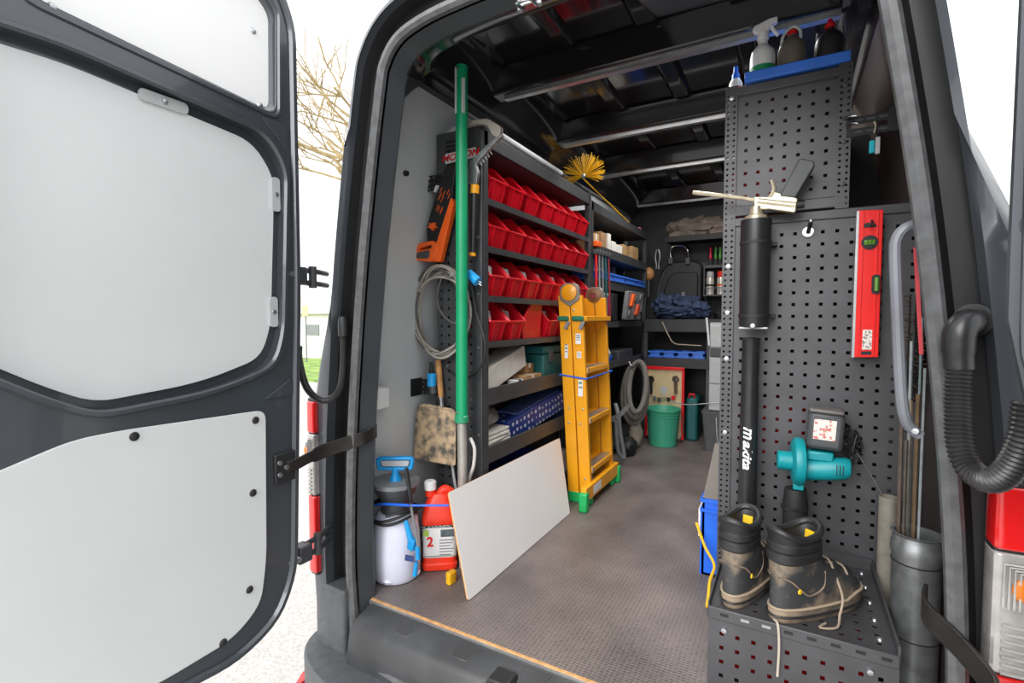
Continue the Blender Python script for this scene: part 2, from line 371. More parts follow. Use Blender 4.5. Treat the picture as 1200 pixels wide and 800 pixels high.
# sill and bumper
sl = MB().prism([(1.246, -.006), (1.165, -.03), (1.148, -.05), (1.135, -.12), (1.13, -.2), (1.246, -.2)], CXV - .765, CXV + .765, lambda a, b_, t_: Vector((t_, a, b_))).build('sill_step', SILL, fr, bevel=.006)
for i in range(6):
    x = CXV - .6 + i * .23; MB().prism([(x, 1.232), (x + .09, 1.232), (x + .06, 1.18), (x + .01, 1.18)], -.002, .003, lambda a, b_, t_: Vector((a, b_, t_ - .006 - (1.246 - b_) * .296))).build('sill_pad', SILL, sl, bevel=.003)
MB().prism([(-.72, -.01), (-.66, -.01), (-.6, -.11), (-.78, -.11)], 1.14, 1.2, lambda a, b_, t_: Vector((a, t_, b_))).build('latch_guide', PLAST, sl, bevel=.004)
bq = rounded([(CXV - 1.02, 1.5), (CXV - 1.0, 1.13), (CXV - .8, 1.03), (CXV + .8, 1.03), (CXV + 1.0, 1.13), (CXV + 1.02, 1.5), (CXV + .79, 1.5), (CXV + .79, 1.165), (CXV - .79, 1.165), (CXV - .79, 1.5)], [.01, .12, .12, .12, .12, .01, .01, .02, .02, .01], 5)
bp = MB().prism(bq, -.5, -.16, XY(0)).build('bumper', BUMP, fr, bevel=.03)
for s_ in (-1, 1):
    q = rounded([(CXV + s_ * .8, 1.16), (CXV + s_ * .985, 1.17), (CXV + s_ * 1.0, 1.5), (CXV + s_ * .86, 1.5)], [.02, .06, .01, .01], 4)
    MB().prism(q, -.17, .06, XY(0)).build('bumper_corner', BUMP, fr, bevel=.025)
    q = rounded([(CXV + s_ * .97, 1.075), (CXV + s_ * 1.012, 1.15), (CXV + s_ * 1.025, 1.45), (CXV + s_ * .98, 1.45)], .01, 3)
    MB().prism(q, -.33, -.29, XY(0)).build('reflector', LENSR, fr)
for i in range(9):
    p = Vector((-1.29 + random.random() * .12, 1.028, -.2 - random.random() * .12)); MB().lathe([(.001, 0), (.006, .0), (.004, .004), (.001, .005)], p, (0, -1, 0), 8).build('parking_sensor' if i == 0 else 'water_drop', DGREY if i == 0 else BLKG, bp)
# tail lamps on the pillars
for s_ in (-1, 1):
    x0, x1 = (-1.44, -1.515) if s_ < 0 else (.318, .47)
    q = rounded([(x0, 1.152), (x1 - s_ * .03, 1.158), (x1, 1.22), (x1, 1.42), (x1 - s_ * .04, 1.42), (x0, 1.2)], .012, 3)
    tl = MB().prism(q, .09, .72, XY(0)).build('tail_lamp', CHAN, fr, bevel=.004, label='tail lamp housing on the %s pillar' % ('left' if s_ < 0 else 'right'))
    q2 = [(x0 - s_ * .001, 1.146), (x1 - s_ * .032, 1.152), (x1 + s_ * .004, 1.216), (x1 + s_ * .004, 1.425), (x1 - s_ * .05, 1.425), (x0 - s_ * .001, 1.2)]
    q2 = rounded(q2, .012, 3)
    MB().prism(q2, .1, .375, XY(0)).build('lens', LENSR, tl, bevel=.004, label='red lower lens')
    MB().prism(q2, .38, .595, XY(0)).build('lens', LENSC, tl, bevel=.004, label='clear middle lens')
    MB().prism(q2, .6, .71, XY(0)).build('lens', LENSR, tl, bevel=.004, label='red upper lens')
    for k in range(7):
        z = .385 + k * .014; MB().tube([Vector((x0 + s_ * .012, 1.143, z)), Vector((x1 - s_ * .035, 1.149, z))], .003, 6).build('lens_rib', LENSC, tl)
    for k in range(4):
        d = .012 + k * .007
        MB().tube([Vector((x0 + s_ * d, 1.142, .5)), Vector((x0 + s_ * d, 1.142, .585 - d * .6)), Vector((x1 - s_ * .04, 1.15, .585 - d * .6))], .002, 6).build('lens_rib', LENSC, tl)
    MB().ball((x0 + s_ * .035, 1.145, .535), (.012, .006, .02)).build('bulb', AMBER, tl)
# roof loop bracket
rbk = MB().tube(spline([px(455, 0, y=1.35) + Vector((0, 0, .1)), px(460, 18, y=1.35), px(470, 28, y=1.35), px(482, 18, y=1.35), px(484, 0, y=1.35) + Vector((0, 0, .1))], 5), .006, 8).build('roof_loop', mat('roof loop', '#6a5f56', .3, .7), fr, label='bent metal loop fixed above the door frame')
MB().box(px(487, 22, y=1.35), (.04, .04, .05)).build('loop_foot', PLAST, rbk, bevel=.005)

# ------------------------------------------------------------------ rear doors (open at 90 degrees)
DF = -1.33
def rear_door(name, label, s_):
    """s_=-1 left door seen from inside, +1 its mirror on the right"""
    X = DF if s_ < 0 else .292
    sh_ = lambda b_: 0 if s_ < 0 else .2 * max(0, .95 - b_)
    mp = (lambda d=0: (lambda a, b_, t_: Vector((X + sh_(b_) + (t_ + d) * -s_, a, b_))))       # t>0 towards the opening side
    outl = rounded([(.24, .1), (.80, .05), (.93, .1), (.99, .22), (1.022, 1.1), (1.022, 1.88), (.96, 1.99), (.3, 2.0), (.24, 1.9)], [.05, .08, .08, .1, .1, .06, .06, .05, .05], 4)
    up = rounded([(.30, .94), (.345, .905), (.42, .855), (.5, .812), (.73, .832), (.9, .885), (.935, .98), (.957, 1.42), (.89, 1.505), (.47, 1.54), (.30, 1.53)], [.02, .05, .05, .08, .08, .08, .05, .08, .08, .05, .02], 5)
    win = rounded([(.40, 1.64), (.95, 1.598), (.957, 1.9), (.90, 1.94), (.40, 1.95)], .035, 4)
    cxu, czu = .60, 1.18
    upo = [(a + (.02 if a > .5 else 0) * min(1, (a - .5) / .3), b_ + (.026 if b_ > czu else -.022) * (min(1, abs(b_ - czu) / .25))) for a, b_ in up]
    dr = MB().holed([outl, upo, win], -.055, 0, mp()).build(name, PAINT, bevel=.012, ang=40)
    struct(dr, label, 'door')
    MB().prism(outl, -.115, -.06, mp()).build('outer_skin', PAINT, dr, bevel=.015) if False else MB().holed([outl, win], -.115, -.058, mp()).build('outer_skin', PAINT, dr, bevel=.012)
    # thickened lip round the hinge edge, beads round the panel
    MB().tube([mp(.002)(a, b_, 0) for a, b_ in rounded([(p[0] + (.006 if p[0] > .6 else -.006), p[1] + (.006 if p[1] > 1.2 else -.006)) for p in upo], .02, 2)], .009, 6, closed=True).build('frame_bead', PAINT, dr)
    MB().tube([mp(.002)(a, b_, 0) for a, b_ in [(p[0] * .975 + .012, p[1]) for p in outl]], .012, 6, closed=True).build('edge_bead', PAINT, dr)
    MB().tube([mp(.0)(a, b_, 0) for a, b_ in rounded([(.392, 1.628), (.962, 1.586), (.969, 1.91), (.905, 1.952), (.392, 1.962)], .035, 4)], .007, 6, closed=True).build('window_bead', PAINT, dr)
    MB().prism(upo, -.045, -.034, mp()).build('recess_plate', PAINT, dr, smooth=False)
    MB().prism(up, -.03, -.024, mp()).build('upper_panel', DPANEL, dr, smooth=False, label='large pale grey lining board')
    pane = mat('opal board', '#f3f4f5', .45, 0, .01, 4, trans=.0)
    MB().prism(rounded([(.41, 1.652), (.94, 1.61), (.946, 1.89), (.89, 1.928), (.41, 1.94)], .03, 4), -.03, -.02, mp()).build('window_board', pane, dr, smooth=False, label='white board filling the door window')
    lw = rounded([(.30, .13), (.62, .11), (.78, .115), (.865, .17), (.885, .3), (.893, .735), (.535, .745), (.45, .742), (.30, .695)], [.03, .03, .1, .08, .05, .03, .04, .08, .02], 5)
    MB().prism(lw, .0, .006, mp()).build('lower_panel', DPANEL, dr, bevel=.002, label='smaller pale grey lining board with black plugs')
    for u, v in ((156, 511), (298, 492), (295, 577), (291, 690), (260, 752)):
        p = px(u, v, x=DF); MB().lathe([(.001, 0), (.011, 0), (.008, .005), (.001, .007)], mp()(p.y, p.z, .006), (-s_, 0, 0), 12).build('plug', BLK, dr)
    for u, v in ((302, 34), (310, 122), (66, 4)):
        p = px(u, v, x=DF); MB().lathe([(.001, 0), (.009, 0), (.006, .005), (.001, .006)], mp()(p.y, p.z, -.02), (-s_, 0, 0), 12).build('screw', ZINC, dr)
    for (a, b_, la, lb) in ((.66, 1.53, .055, .014), (.958, 1.37, .013, .05), (.942, 1.02, .013, .045)):
        tb = MB().prism(rounded([(a - la, b_ - lb), (a + la, b_ - lb), (a + la, b_ + lb), (a - la, b_ + lb)], min(la, lb) * .9, 4), -.0235, -.017, mp()).build('fixing_tab', LGREY, dr, smooth=False)
        MB().lathe([(.001, 0), (.008, 0), (.006, .005), (.001, .006)], mp()(a, b_, -.018), (-s_, 0, 0), 10).build('screw', ZINC, tb)
    for tri in ([(.9, 1.575), (.985, 1.575), (.985, 1.5)], [(.89, .765), (.985, .82), (.985, .765)]):
        MB().prism(rounded(tri, .012, 3), -.002, .004, mp()).build('gusset', PAINT, dr, bevel=.002)
    # hinges to the pillar
    for z in (1.135, .245):
        hg = MB().box((X + s_ * .03, 1.03, z), (.05, .05, .055)).build('hinge', PAINTD, dr, bevel=.006)
        for dz in (-.02, .02): MB().tube([Vector((X + s_ * .03, 1.04, z + dz)), Vector((X + s_ * .05, 1.13, z + dz)), Vector((X + s_ * .085, 1.195, z + dz))], .009, 8).build('hinge_arm', PAINTD, hg)
        MB().cyl(Vector((X + s_ * .04, 1.10, z - .035)), Vector((X + s_ * .04, 1.10, z + .035)), .013).build('hinge_pin', DGREY, hg)
        for dy in (-.03, -.005):
            MB().lathe([(.001, 0), (.009, 0), (.009, .005), (.001, .006)], Vector((X - s_ * .0, 1.0 + dy, z)), (-s_, 0, 0), 8).build('bolt', ZINC, hg)
    return dr
door1 = rear_door('door_1', 'open left rear van door lined with pale grey boards', -1)
door2 = rear_door('door_2', 'open right rear van door, its hinge edge at the picture edge', 1)
# check straps (parts of the doors)
STRAP = mat('strap steel', '#3a3735', .3, .5, .15, 20)
def strap(dr, s_):
    pts = spline([(DF + .01, .955, .552), (DF + .012, .99, .553), (-1.335, 1.07, .56), (-1.31, 1.16, .575), (-1.275, 1.23, .59), (-1.285, 1.29, .60)], 5)
    if s_ > 0: pts = [Vector((2 * CXV - p.x, p.y, p.z - .17)) for p in pts]
    mb = MB(); rings = []
    for i, p in enumerate(pts):
        d = (pts[min(i + 1, len(pts) - 1)] - pts[max(i - 1, 0)]).normalized(); nn = Vector((d.y, -d.x, 0)).normalized() * .004; h = .024 if i > 9 else .018
        rings.append([p + nn + Vector((0, 0, h)), p + nn - Vector((0, 0, h)), p - nn - Vector((0, 0, h)), p - nn + Vector((0, 0, h))])
    st = mb.loft(rings).build('check_strap', STRAP, dr, bevel=.002, label='dark steel strap limiting the door')
    q = pts[0]; sg = 1 if s_ < 0 else -1
    bk = MB().box(q + Vector((-.004 * sg, -.005, 0)), (.012, .07, .09)).build('strap_bracket', BLK, st, bevel=.004)
    for dy, dz in ((-.022, .018), (-.022, -.018), (.0, .0)):
        MB().lathe([(.001, 0), (.008, 0), (.007, .003), (.001, .004)], q + Vector((.003 * sg, dy - .004, dz)), (sg, 0, 0), 10).build('rivet', ZINC, bk)
strap(door1, -1); strap(door2, 1)
# cable sleeves
sv = mat('sleeve rubber', '#2b2b2c', .35, 0, .15, 20)
a = px(401, 382, y=1.19)
pp, rr = corrugated([px(402, 392, y=1.18), px(402, 430, y=1.17), px(396, 460, y=1.15), px(378, 469, y=1.1), px(360, 455, y=1.06), px(351, 425, y=1.03), px(350, 405, y=1.02)], .0125)
cs = MB().tube(pp, rr, 10).build('cable_sleeve', sv, door1)
MB().lathe([(.012, -.05), (.017, -.045), (.018, 0), (.014, .02), (.001, .024)], px(402, 378, y=1.18), (0, 0, 1), 12).build('sleeve_elbow', BLKG, cs)
q0 = px(1128, 395, y=1.16)
pp, rr = corrugated([px(1124, 425, y=1.15), px(1123, 470, y=1.14), px(1125, 520, y=1.12), px(1137, 550, y=1.1), px(1160, 563, y=1.07), px(1183, 550, y=1.04), px(1200, 515, y=1.02), px(1206, 470, y=1.02)], .021, .0075)
cs = MB().tube(pp, rr, 12).build('cable_sleeve', sv, door2)
MB().tube(spline([px(1138, 378, y=1.18), px(1133, 378, y=1.16), px(1125, 388, y=1.15), px(1123, 405, y=1.15), px(1124, 432, y=1.15)], 5), [.018] * 3 + [.024] * 14 + [.022] * 4, 12).build('sleeve_elbow', BLKG, cs)
MB().tube([px(1140, 375, y=1.185), px(1146, 375, y=1.205)], .03, 14).build('sleeve_flange', BLKG, cs)

# --- grab handle on the right jamb
gp = spline([px(1075, 262, y=1.25), px(1060, 268, y=1.245), px(1051, 280, y=1.245), px(1049, 300, y=1.245), px(1052, 380, y=1.245), px(1056, 460, y=1.245), px(1060, 487, y=1.245), px(1066, 500, y=1.25), px(1078, 510, y=1.255)], 5)
gh = MB().tube(gp, .0105, 10).build('grab_handle', mat('handle grey', '#6e7078', .4, 0, .1, 15), fr, label='bent grey grab handle on the right jamb')
MB().lathe([(.001, 0), (.008, 0), (.006, .004), (.001, .005)], px(1073, 505, y=1.243), (-.3, -1, 0), 10).build('screw', ZINC, gh)
MB().prism([(px(u, v, y=1.268).x, px(u, v, y=1.268).z) for u, v in ((1070, 290), (1075, 290), (1082, 415), (1077, 415))], -.002, 0, XZ(1.268)).build('red_edge_tape', mat('red tape', '#c2434a', .5), fr, smooth=False)

# ================================================================== LEFT RACKS
FX, BX = -1.10, -1.325                     # rack front and back planes
def rack(name, label, y0, y1, ztop, shelves, rails):
    rk = thing(name, label, 'rack', ((FX + BX) / 2, (y0 + y1) / 2, 0))
    for y in (y0, y1):
        for x in (FX, BX):
            s_ = 1 if x == FX else -1
            MB().bx(x - .028 * (s_ > 0), x + .028 * (s_ < 0), y - .004, y + .012, 0, ztop).bx(x - .004, x + .004, y - .012, y + .02, 0, ztop).build('upright', RACK, rk, smooth=False)
    for z, h in shelves:
        sh = MB().bx(BX + .01, FX - .004, y0 + .01, y1 - .01, z - .006, z).build('shelf', RACK, rk, smooth=False)
        MB().bx(FX - .006, FX + .004, y0 + .012, y1 - .012, z - (.026 if h == 0 else .006), z + h).build('front_lip', RACK, sh, smooth=False)
        MB().bx(BX, BX + .006, y0 + .012, y1 - .012, z - .02, z + max(h, .03)).build('back_lip', RACK, sh, smooth=False)
        if h > .03:
            for k in range(8):
                y = y0 + .1 + k * (y1 - y0 - .2) / 7
                MB().lathe([(.0045, 0), (.0045, .001), (.001, .001)], (FX + .004, y, z + h * .5), (1, 0, 0), 8).build('lip_hole', BLK, sh)
    return rk
SZ = [(1.495, 0), (1.30, 0), (1.095, 0), (.903, 0), (.642, .064), (.395, .063), (.06, .03)]
r1_ = rack('shelf_rack', 'tall dark steel rack of red bins behind the green pole', 1.725, 2.925, 1.775, SZ, 0)
# perforated end panel facing the rear doors, top rail, back panel
ep = MB().peg(BX, FX - .03, .03, 1.60, 0, .0025, XZ(1.70), .038, .010, .018).build('end_panel', RACK, r1_, smooth=False, label='perforated end plate facing the rear doors')
et = MB().bx(BX, FX, 1.70, 1.7025, 1.60, 1.775).build('top_plate', RACK, r1_, smooth=False)
for k in range(3): MB().bx(BX + .05, FX - .06, 1.696, 1.70, 1.695 + k * .018, 1.701 + k * .018).build('vent_slot', BLK, et, smooth=False)
MB().bx(FX - .03, FX + .002, 1.698, 1.712, 0, 1.775).build('corner_post', RACK, r1_, bevel=.003)
for z in (.30, .52, .88, 1.10, 1.33, 1.56): MB().lathe([(.001, 0), (.006, 0), (.005, .003), (.001, .004)], (FX - .014, 1.698, z), (0, -1, 0), 10).build('screw', ZINC, r1_)
MB().bx(FX - .01, FX + .004, 1.715, 2.925, 1.70, 1.765).build('top_rail', RACK, r1_, bevel=.003)
MB().bx(BX, FX, 1.715, 2.92, 1.70, 1.705).build('top_shelf', RACK, r1_, smooth=False)
MB().bx(BX - .004, BX, 1.72, 2.925, .03, 1.7).build('back_plate', mat('rack back', '#2a2b2d', .6), r1_, smooth=False)
for (u, v) in ((489, 214), (477, 452)):
    p = px(u, v, y=1.66); x0 = -1.395 if v < 300 else -1.415
    wbk = MB().peg(x0, BX + .03, p.z - .035, p.z + .03, 0, .003, XZ(1.69), .022, .011, .01).build('wall_bracket', BLK, r1_, smooth=False)
    MB().bx(x0 - .004, x0, 1.63, 1.70, p.z - .04, p.z + .035).build('bracket_foot', BLK, wbk, smooth=False)
# sticker with red letters on the top plate
stk = MB().prism([(BX + .05, 1.645), (FX - .022, 1.65), (FX - .022, 1.69), (BX + .05, 1.685)], 0, .001, XZ(1.694)).build('sticker', WHT, r1_, smooth=False, label='white sticker with red capital letters')
tv, tf = text_mesh('MOTION', .036, .25, .0012, .0005, 1.25)
MB().add([Vector((BX + .125 + p.x, 1.693 - p.z, 1.667 + p.y + p.x * .02)) for p in tv], tf).build('lettering', REDP, stk, smooth=False)

SZ2 = [(1.42, .055), (1.205, .055), (.945, .035), (.655, .045), (.06, .03)]
r2_ = rack('shelf_rack', 'second dark steel rack beyond the ladder with cartons and blue trays', 2.97, 4.30, 1.735, SZ2, 0)
MB().bx(FX - .01, FX + .004, 2.95, 4.30, 1.675, 1.735).build('top_rail', RACK, r2_, bevel=.003)
MB().bx(BX, FX, 2.95, 4.30, 1.675, 1.68).build('top_shelf', RACK, r2_, smooth=False)
MB().bx(BX - .004, BX, 2.95, 4.30, .03, 1.7).build('back_plate', MATS['rack back'], r2_, smooth=False)

# ---- red open-front bins
def make_bin(wd, name='storage_bin'):
    D, H, hf = .200, .17, .08; t_ = .004
    o = thing(name, 'x', 'bin', (0, 0, 0), group='red storage bins in the rack')
    prof = [(-.012, 0), (0, hf * .5), (.012, hf), (.012, hf + .008), (-.07, H), (-D, H), (-D, 0)]
    mb = MB()
    for s_ in (-1, 1):      # side walls, fanning out towards the top
        mb.prism(prof, 0, t_, lambda a, b_, q, s_=s_: Vector((a, s_ * (wd / 2 - .012 + .010 * b_ / H - q), b_)))
    f0, f1 = wd / 2 - .012, wd / 2 - .005
    mb.add([(-.012, -f0, 0), (-.012, f0, 0), (.012, f1, hf), (.012, -f1, hf), (-.012 - t_, -f0, 0), (-.012 - t_, f0, 0), (.012 - t_, f1, hf), (.012 - t_, -f1, hf)],
           [(0, 1, 2, 3), (7, 6, 5, 4), (0, 3, 7, 4), (1, 5, 6, 2), (3, 2, 6, 7), (0, 4, 5, 1)])
    mb.bx(-D, -D + t_, -f0, f0, 0, H); mb.bx(-D, -.012, -f0, f0, 0, t_)
    mb.build('body', RED, o, local=True, smooth=False)
    rm = MB(); rm.tube([(.014, -f1 - .004, hf + .003), (.014, f1 + .004, hf + .003)], .0055, 6)
    for s_ in (-1, 1): rm.tube([(.014, s_ * (f1 + .004), hf + .003), (-.07, s_ * (f1 + .005), H), (-D, s_ * (f1 + .005), H)], .0048, 6)
    rm.build('rim', RED, o, local=True)
    for s_ in (-1, 1):
        MB().add([(-.009, s_ * f0 * .62 - .005, .004), (-.009, s_ * f0 * .62 + .005, .004), (.013, s_ * f0 * .66 + .005, hf), (.013, s_ * f0 * .66 - .005, hf), (-.003, s_ * f0 * .62 - .005, .004), (-.003, s_ * f0 * .62 + .005, .004), (.019, s_ * f0 * .66 + .005, hf), (.019, s_ * f0 * .66 - .005, hf)],
                 [(0, 1, 2, 3), (7, 6, 5, 4), (0, 3, 7, 4), (1, 5, 6, 2), (3, 2, 6, 7), (0, 4, 5, 1)]).build('front_rib', RED, o, local=True, smooth=False)
    return o
proto = None; ords = ['first', 'second', 'third', 'fourth', 'fifth', 'sixth', 'seventh']
CLR = mat('clear bag', '#c9ccce', .2, 0, .3, 60, bump=.4)
HWR = mat('small hardware', '#8d8a86', .4, .5, .4, 120, bump=.8)
for row, (z, nm, cnt) in enumerate(((1.495, 'top', 7), (1.30, 'second', 7), (1.095, 'third', 7), (.903, 'lowest', 7))):
    for k in range(cnt):
        if row == 3 and k in (2, 6): continue
        y = 1.832 + k * .1655
        if row == 3 and k > 2: y = 2.405 + (k - 3) * .1655
        if proto is None: proto = make_bin(.151); o = proto
        else: o = copy_tree(proto)
        o.location = (FX - .008, y, z + .001); o.rotation_euler = (0, 0, R(random.uniform(-.6, .6)))
        o['label'] = 'red open-front bin, %s from the green pole in the %s bin row' % (ords[k], nm)
        if row > 1:
            mb = MB()
            for q_ in range(3): mb.box((FX - .04 - .022 * q_, y + (-.03, .012, .03)[q_] * .8, z + .085 + .006 * q_), (.0015, .05, .10), (R(6 * (q_ - 1)), R(-14), R(random.uniform(-20, 20))))
            tag(mb.build('clear_packet', CLR, smooth=False), 'clear packets standing in the %s bin of the %s bin row' % (ords[k], nm), 'packets', 'packets in the red bins')
o = copy_tree(proto); o.location = (FX - .092, 2.10, .904); o.rotation_euler = (0, 0, R(-90)); o['label'] = 'red bin turned sideways in the lowest bin row, showing its flat side'

# ---- things on the open shelves of the first rack
def carton(name, label, cat, m, c, d, rz=0, ry=0, rx=0, tape=True, group=None, lid=None):
    t_ = thing(name, label, cat, Vector(c) + Vector((0, 0, .001)), (rx, ry, rz), group)
    MB().bx(-d[0] / 2, d[0] / 2, -d[1] / 2, d[1] / 2, 0, d[2]).build('box_body', m, t_, local=True, bevel=.002)
    if tape: MB().bx(-d[0] / 2 - .0006, d[0] / 2 + .0006, -.012, .012, d[2] * .55, d[2] + .0008).build('tape', lid or PAPER, t_, local=True, smooth=False)
    return t_
zA = .642
carton('parts_carton', 'dirty white carton lying tilted on the shelf below the bins', 'carton', PAPER, (FX - .095, 1.99, zA + .078), (.11, .40, .105), R(3), 0, R(13))
carton('parts_carton', 'low white carton under the tilted dirty one, nearest the pole', 'carton', WHT, (FX - .075, 1.835, zA), (.11, .15, .016), R(-2), tape=False)
carton('parts_carton', 'small white carton with a printed front, beside the tilted carton', 'carton', WHT, (FX - .04, 2.055, zA), (.05, .075, .068), R(4), lid=BLK)
carton('parts_carton', 'brown flat carton on the shelf, left of the teal case', 'carton', CARD, (FX - .09, 2.215, zA), (.13, .19, .075), R(-1))
carton('parts_carton', 'brown carton stacked at the back of the brown flat one', 'carton', mat('cardboard dark', '#9c7a54', .85, 0, .15, 16), (FX - .13, 2.26, zA + .077), (.12, .1, .05), R(2))
tg = tag(MB().ball((FX - .035, 1.955, zA + .02), (.02, .045, .018), 10, 6, .2, 3, 3).build('red_pouch', REDP), 'small red pouch squeezed between the white cartons', 'pouch')
tc_ = thing('tool_case', 'dark teal plastic case standing behind the yellow ladder', 'case', (FX - .1, 2.49, zA))
TEALD = mat('teal dark plastic', '#1d5f60', .45, 0, .12, 10)
MB().bx(FX - .19, FX - .02, 2.33, 2.66, zA + .001, zA + .17).build('lower_shell', TEALD, tc_, bevel=.01)
MB().bx(FX - .195, FX - .015, 2.325, 2.665, zA + .173, zA + .215).build('lid', TEALD, tc_, bevel=.01)
for y in (2.4, 2.59): MB().bx(FX - .02, FX - .008, y - .02, y + .02, zA + .13, zA + .19).build('latch', DGREY, tc_, bevel=.002)
zB = .395
bb = thing('boxed_bulbs', 'long blue carton with a white dotted print, slanting on the low shelf', 'carton', (FX - .105, 2.345, zB + .062), (R(8), 0, R(-3)))
bmat = bpy.data.materials.new('blue dotted print'); bmat.use_nodes = True
n, l = bmat.node_tree.nodes, bmat.node_tree.links; b = n['Principled BSDF']
t = n.new('ShaderNodeTexCoord'); vo = n.new('ShaderNodeTexVoronoi'); vo.inputs['Scale'].default_value = 27; vo.inputs['Randomness'].default_value = .25; l.new(t.outputs['Object'], vo.inputs['Vector'])
ra = n.new('ShaderNodeValToRGB'); ra.color_ramp.interpolation = 'CONSTANT'; ra.color_ramp.elements[0].color = (.6, .65, .75, 1); ra.color_ramp.elements[1].position = .26; ra.color_ramp.elements[1].color = (*lin('#1e3c86'), 1)
l.new(vo.outputs['Distance'], ra.inputs[0]); l.new(ra.outputs[0], b.inputs['Base Color']); b.inputs['Roughness'].default_value = .5
MB().bx(-.075, .075, -.33, .33, 0, .105).build('sleeve', bmat, bb, local=True, bevel=.002)
MB().bx(-.06, .06, -.22, .22, .105, .112).build('open_flap', mat('blue print dull', '#51699f', .6), bb, local=True, smooth=False)
carton('blue_carton', 'narrow plain blue carton behind the dotted blue one', 'carton', mat('blue pale', '#5476b8', .6), (FX - .14, 2.81, zB), (.12, .16, .18), 0)
for k in range(6):
    tag(MB().box((FX - .075 - .004 * (k % 3), 1.87 + .01 * (k % 2), zB + .014 + k * .017), (.1, .25 - .01 * k, .013), (R(2), 0, R(random.uniform(-5, 5)))).build('paper_bundle', PAPER, bevel=.003), 'folded paper bundle, %s from the bottom of the pile on the low shelf' % ords[k], 'papers', 'pile of folded papers')
tag(MB().ball((FX - .12, 1.88, zB + .16), (.07, .11, .045), 14, 8, .35, 5, 3).build('grey_cloth', mat('grey rag', '#8b8580', .9, 0, .2, 14, bump=.4)), 'crumpled grey rag on top of the paper pile', 'rag')
# blue crate below the lowest shelf
def crate(name, label, x0, x1, y0, y1, z0, z1, m, group=None):
    c = thing(name, label, 'crate', ((x0 + x1) / 2, (y0 + y1) / 2, z0), group=group); t_ = .008
    MB().bx(x0, x1, y0, y1, z0, z0 + t_).bx(x0, x0 + t_, y0, y1, z0, z1).bx(x1 - t_, x1, y0, y1, z0, z1).bx(x0, x1, y0, y0 + t_, z0, z1).bx(x0, x1, y1 - t_, y1, z0, z1).build('tub', m, c, smooth=False)
    for zz in (z1 - .012, z1 - .05):
        MB().bx(x0 - .008, x1 + .008, y0 - .008, y0, zz, zz + .012).bx(x0 - .008, x1 + .008, y1, y1 + .008, zz, zz + .012).bx(x0 - .008, x0, y0, y1, zz, zz + .012).bx(x1, x1 + .008, y0, y1, zz, zz + .012).build('rim', m, c, smooth=False)
    k = max(2, int((y1 - y0) / .09))
    for i in range(k + 1):
        y = y0 + i * (y1 - y0) / k
        for xx in (x0 - .006, x1): MB().bx(xx, xx + .006, y - .004, y + .004, z0, z1 - .05).build('rib', m, c, smooth=False)
    return c
crate('storage_crate', 'blue plastic crate on the floor of the rack, behind the leaning board', BX + .02, FX - .024, 1.80, 2.32, .062, .31, mat('crate dark blue', '#1d3f94', .45))
tag(MB().ball((FX - .1, 2.6, .15), (.09, .2, .09), 16, 9, .3, 8, 3, flat=-.088).build('dust_sheet', mat('dust sheet', '#a6a29d', .9, 0, .1, 10, bump=.5)), 'crumpled pale dust sheet on the rack bottom, left of the ladder', 'sheet')
# ---- on top of the racks
tag(MB().cyl((FX - .03, 1.74, 1.80), (FX - .03, 2.55, 1.80), .016).build('conduit_tube', LGREY), 'grey plastic tube lying along the front of the rack top', 'tube')
lv = thing('long_level', 'pale long aluminium bar on the rack top beside the grey tube', 'level', (FX - .09, 2.05, 1.776))
MB().bx(FX - .12, FX - .065, 1.76, 2.45, 1.776, 1.80).build('bar', ALU, lv, bevel=.002); MB().bx(FX - .121, FX - .064, 1.755, 1.78, 1.775, 1.801).build('end_cap', DGREY, lv, bevel=.002)
wb_ = px(684, 206, x=FX - .03)
cb = thing('chimney_brush', 'round yellow bristle brush sticking up on the rack top', 'brush', wb_)
cbm = mat('bristle yellow', '#d9a514', .5, 0, .15, 10)
for k in range(150):
    a = random.uniform(0, 2 * math.pi); e = random.uniform(-.35, .35); q = random.uniform(.11, .145)
    d = Vector((math.cos(a) * math.cos(e), math.sin(e) * .8, math.sin(a) * math.cos(e)))
    if d.z < -.45: d.z = -d.z
    MB().tube([wb_ + d * .012, wb_ + d * q], [.0016, .0013], 4).build('bristle', cbm, cb, smooth=False)
MB().ball(wb_, .016).build('hub', ZINC, cb)
rod = px(738, 262, x=FX - .02)
MB().tube([wb_ - Vector((0.02, 0, .0)), Vector((rod.x, rod.y, 1.745))], .005, 6).build('rod', cbm, cb)
for k, (yy, m_, nm, c_) in enumerate(((2.02, LGREY, 'grey fitting', 'fitting'), (2.2, PAPER, 'white roll of tape', 'roll'), (2.38, DGREY, 'dark socket', 'fitting'), (2.5, STEEL, 'steel bracket', 'fitting'))):
    tag(MB().lathe([(.012, 0), (.03, .0), (.03, .035), (.012, .035)], (FX - .16 + .02 * k, yy, 1.706), (0, 0, 1), 14).build('loose_fitting', m_), '%s lying on the rack top behind the grey tube' % nm, c_)
tag(MB().lathe([(.001, 0), (.018, 0), (.018, .05), (.008, .07), (.008, .09), (.001, .09)], (FX - .05, 3.85, 1.682), (0, 0, 1), 12).build('glue_bottle', mat('blue deep', '#1f4f9a', .4)), 'tiny blue bottle on the top of the far rack', 'bottle')
tag(MB().box((FX - .03, 4.22, 1.725), (.02, .09, .06), (R(-20), 0, 0)).build('printed_packet', mat('packet print', '#c9404a', .5, 0, 0, 25, hex2='#d8e0d8', lo=.45, hi=.55)), 'red and white packet leaning at the far end of the rack top', 'packet')

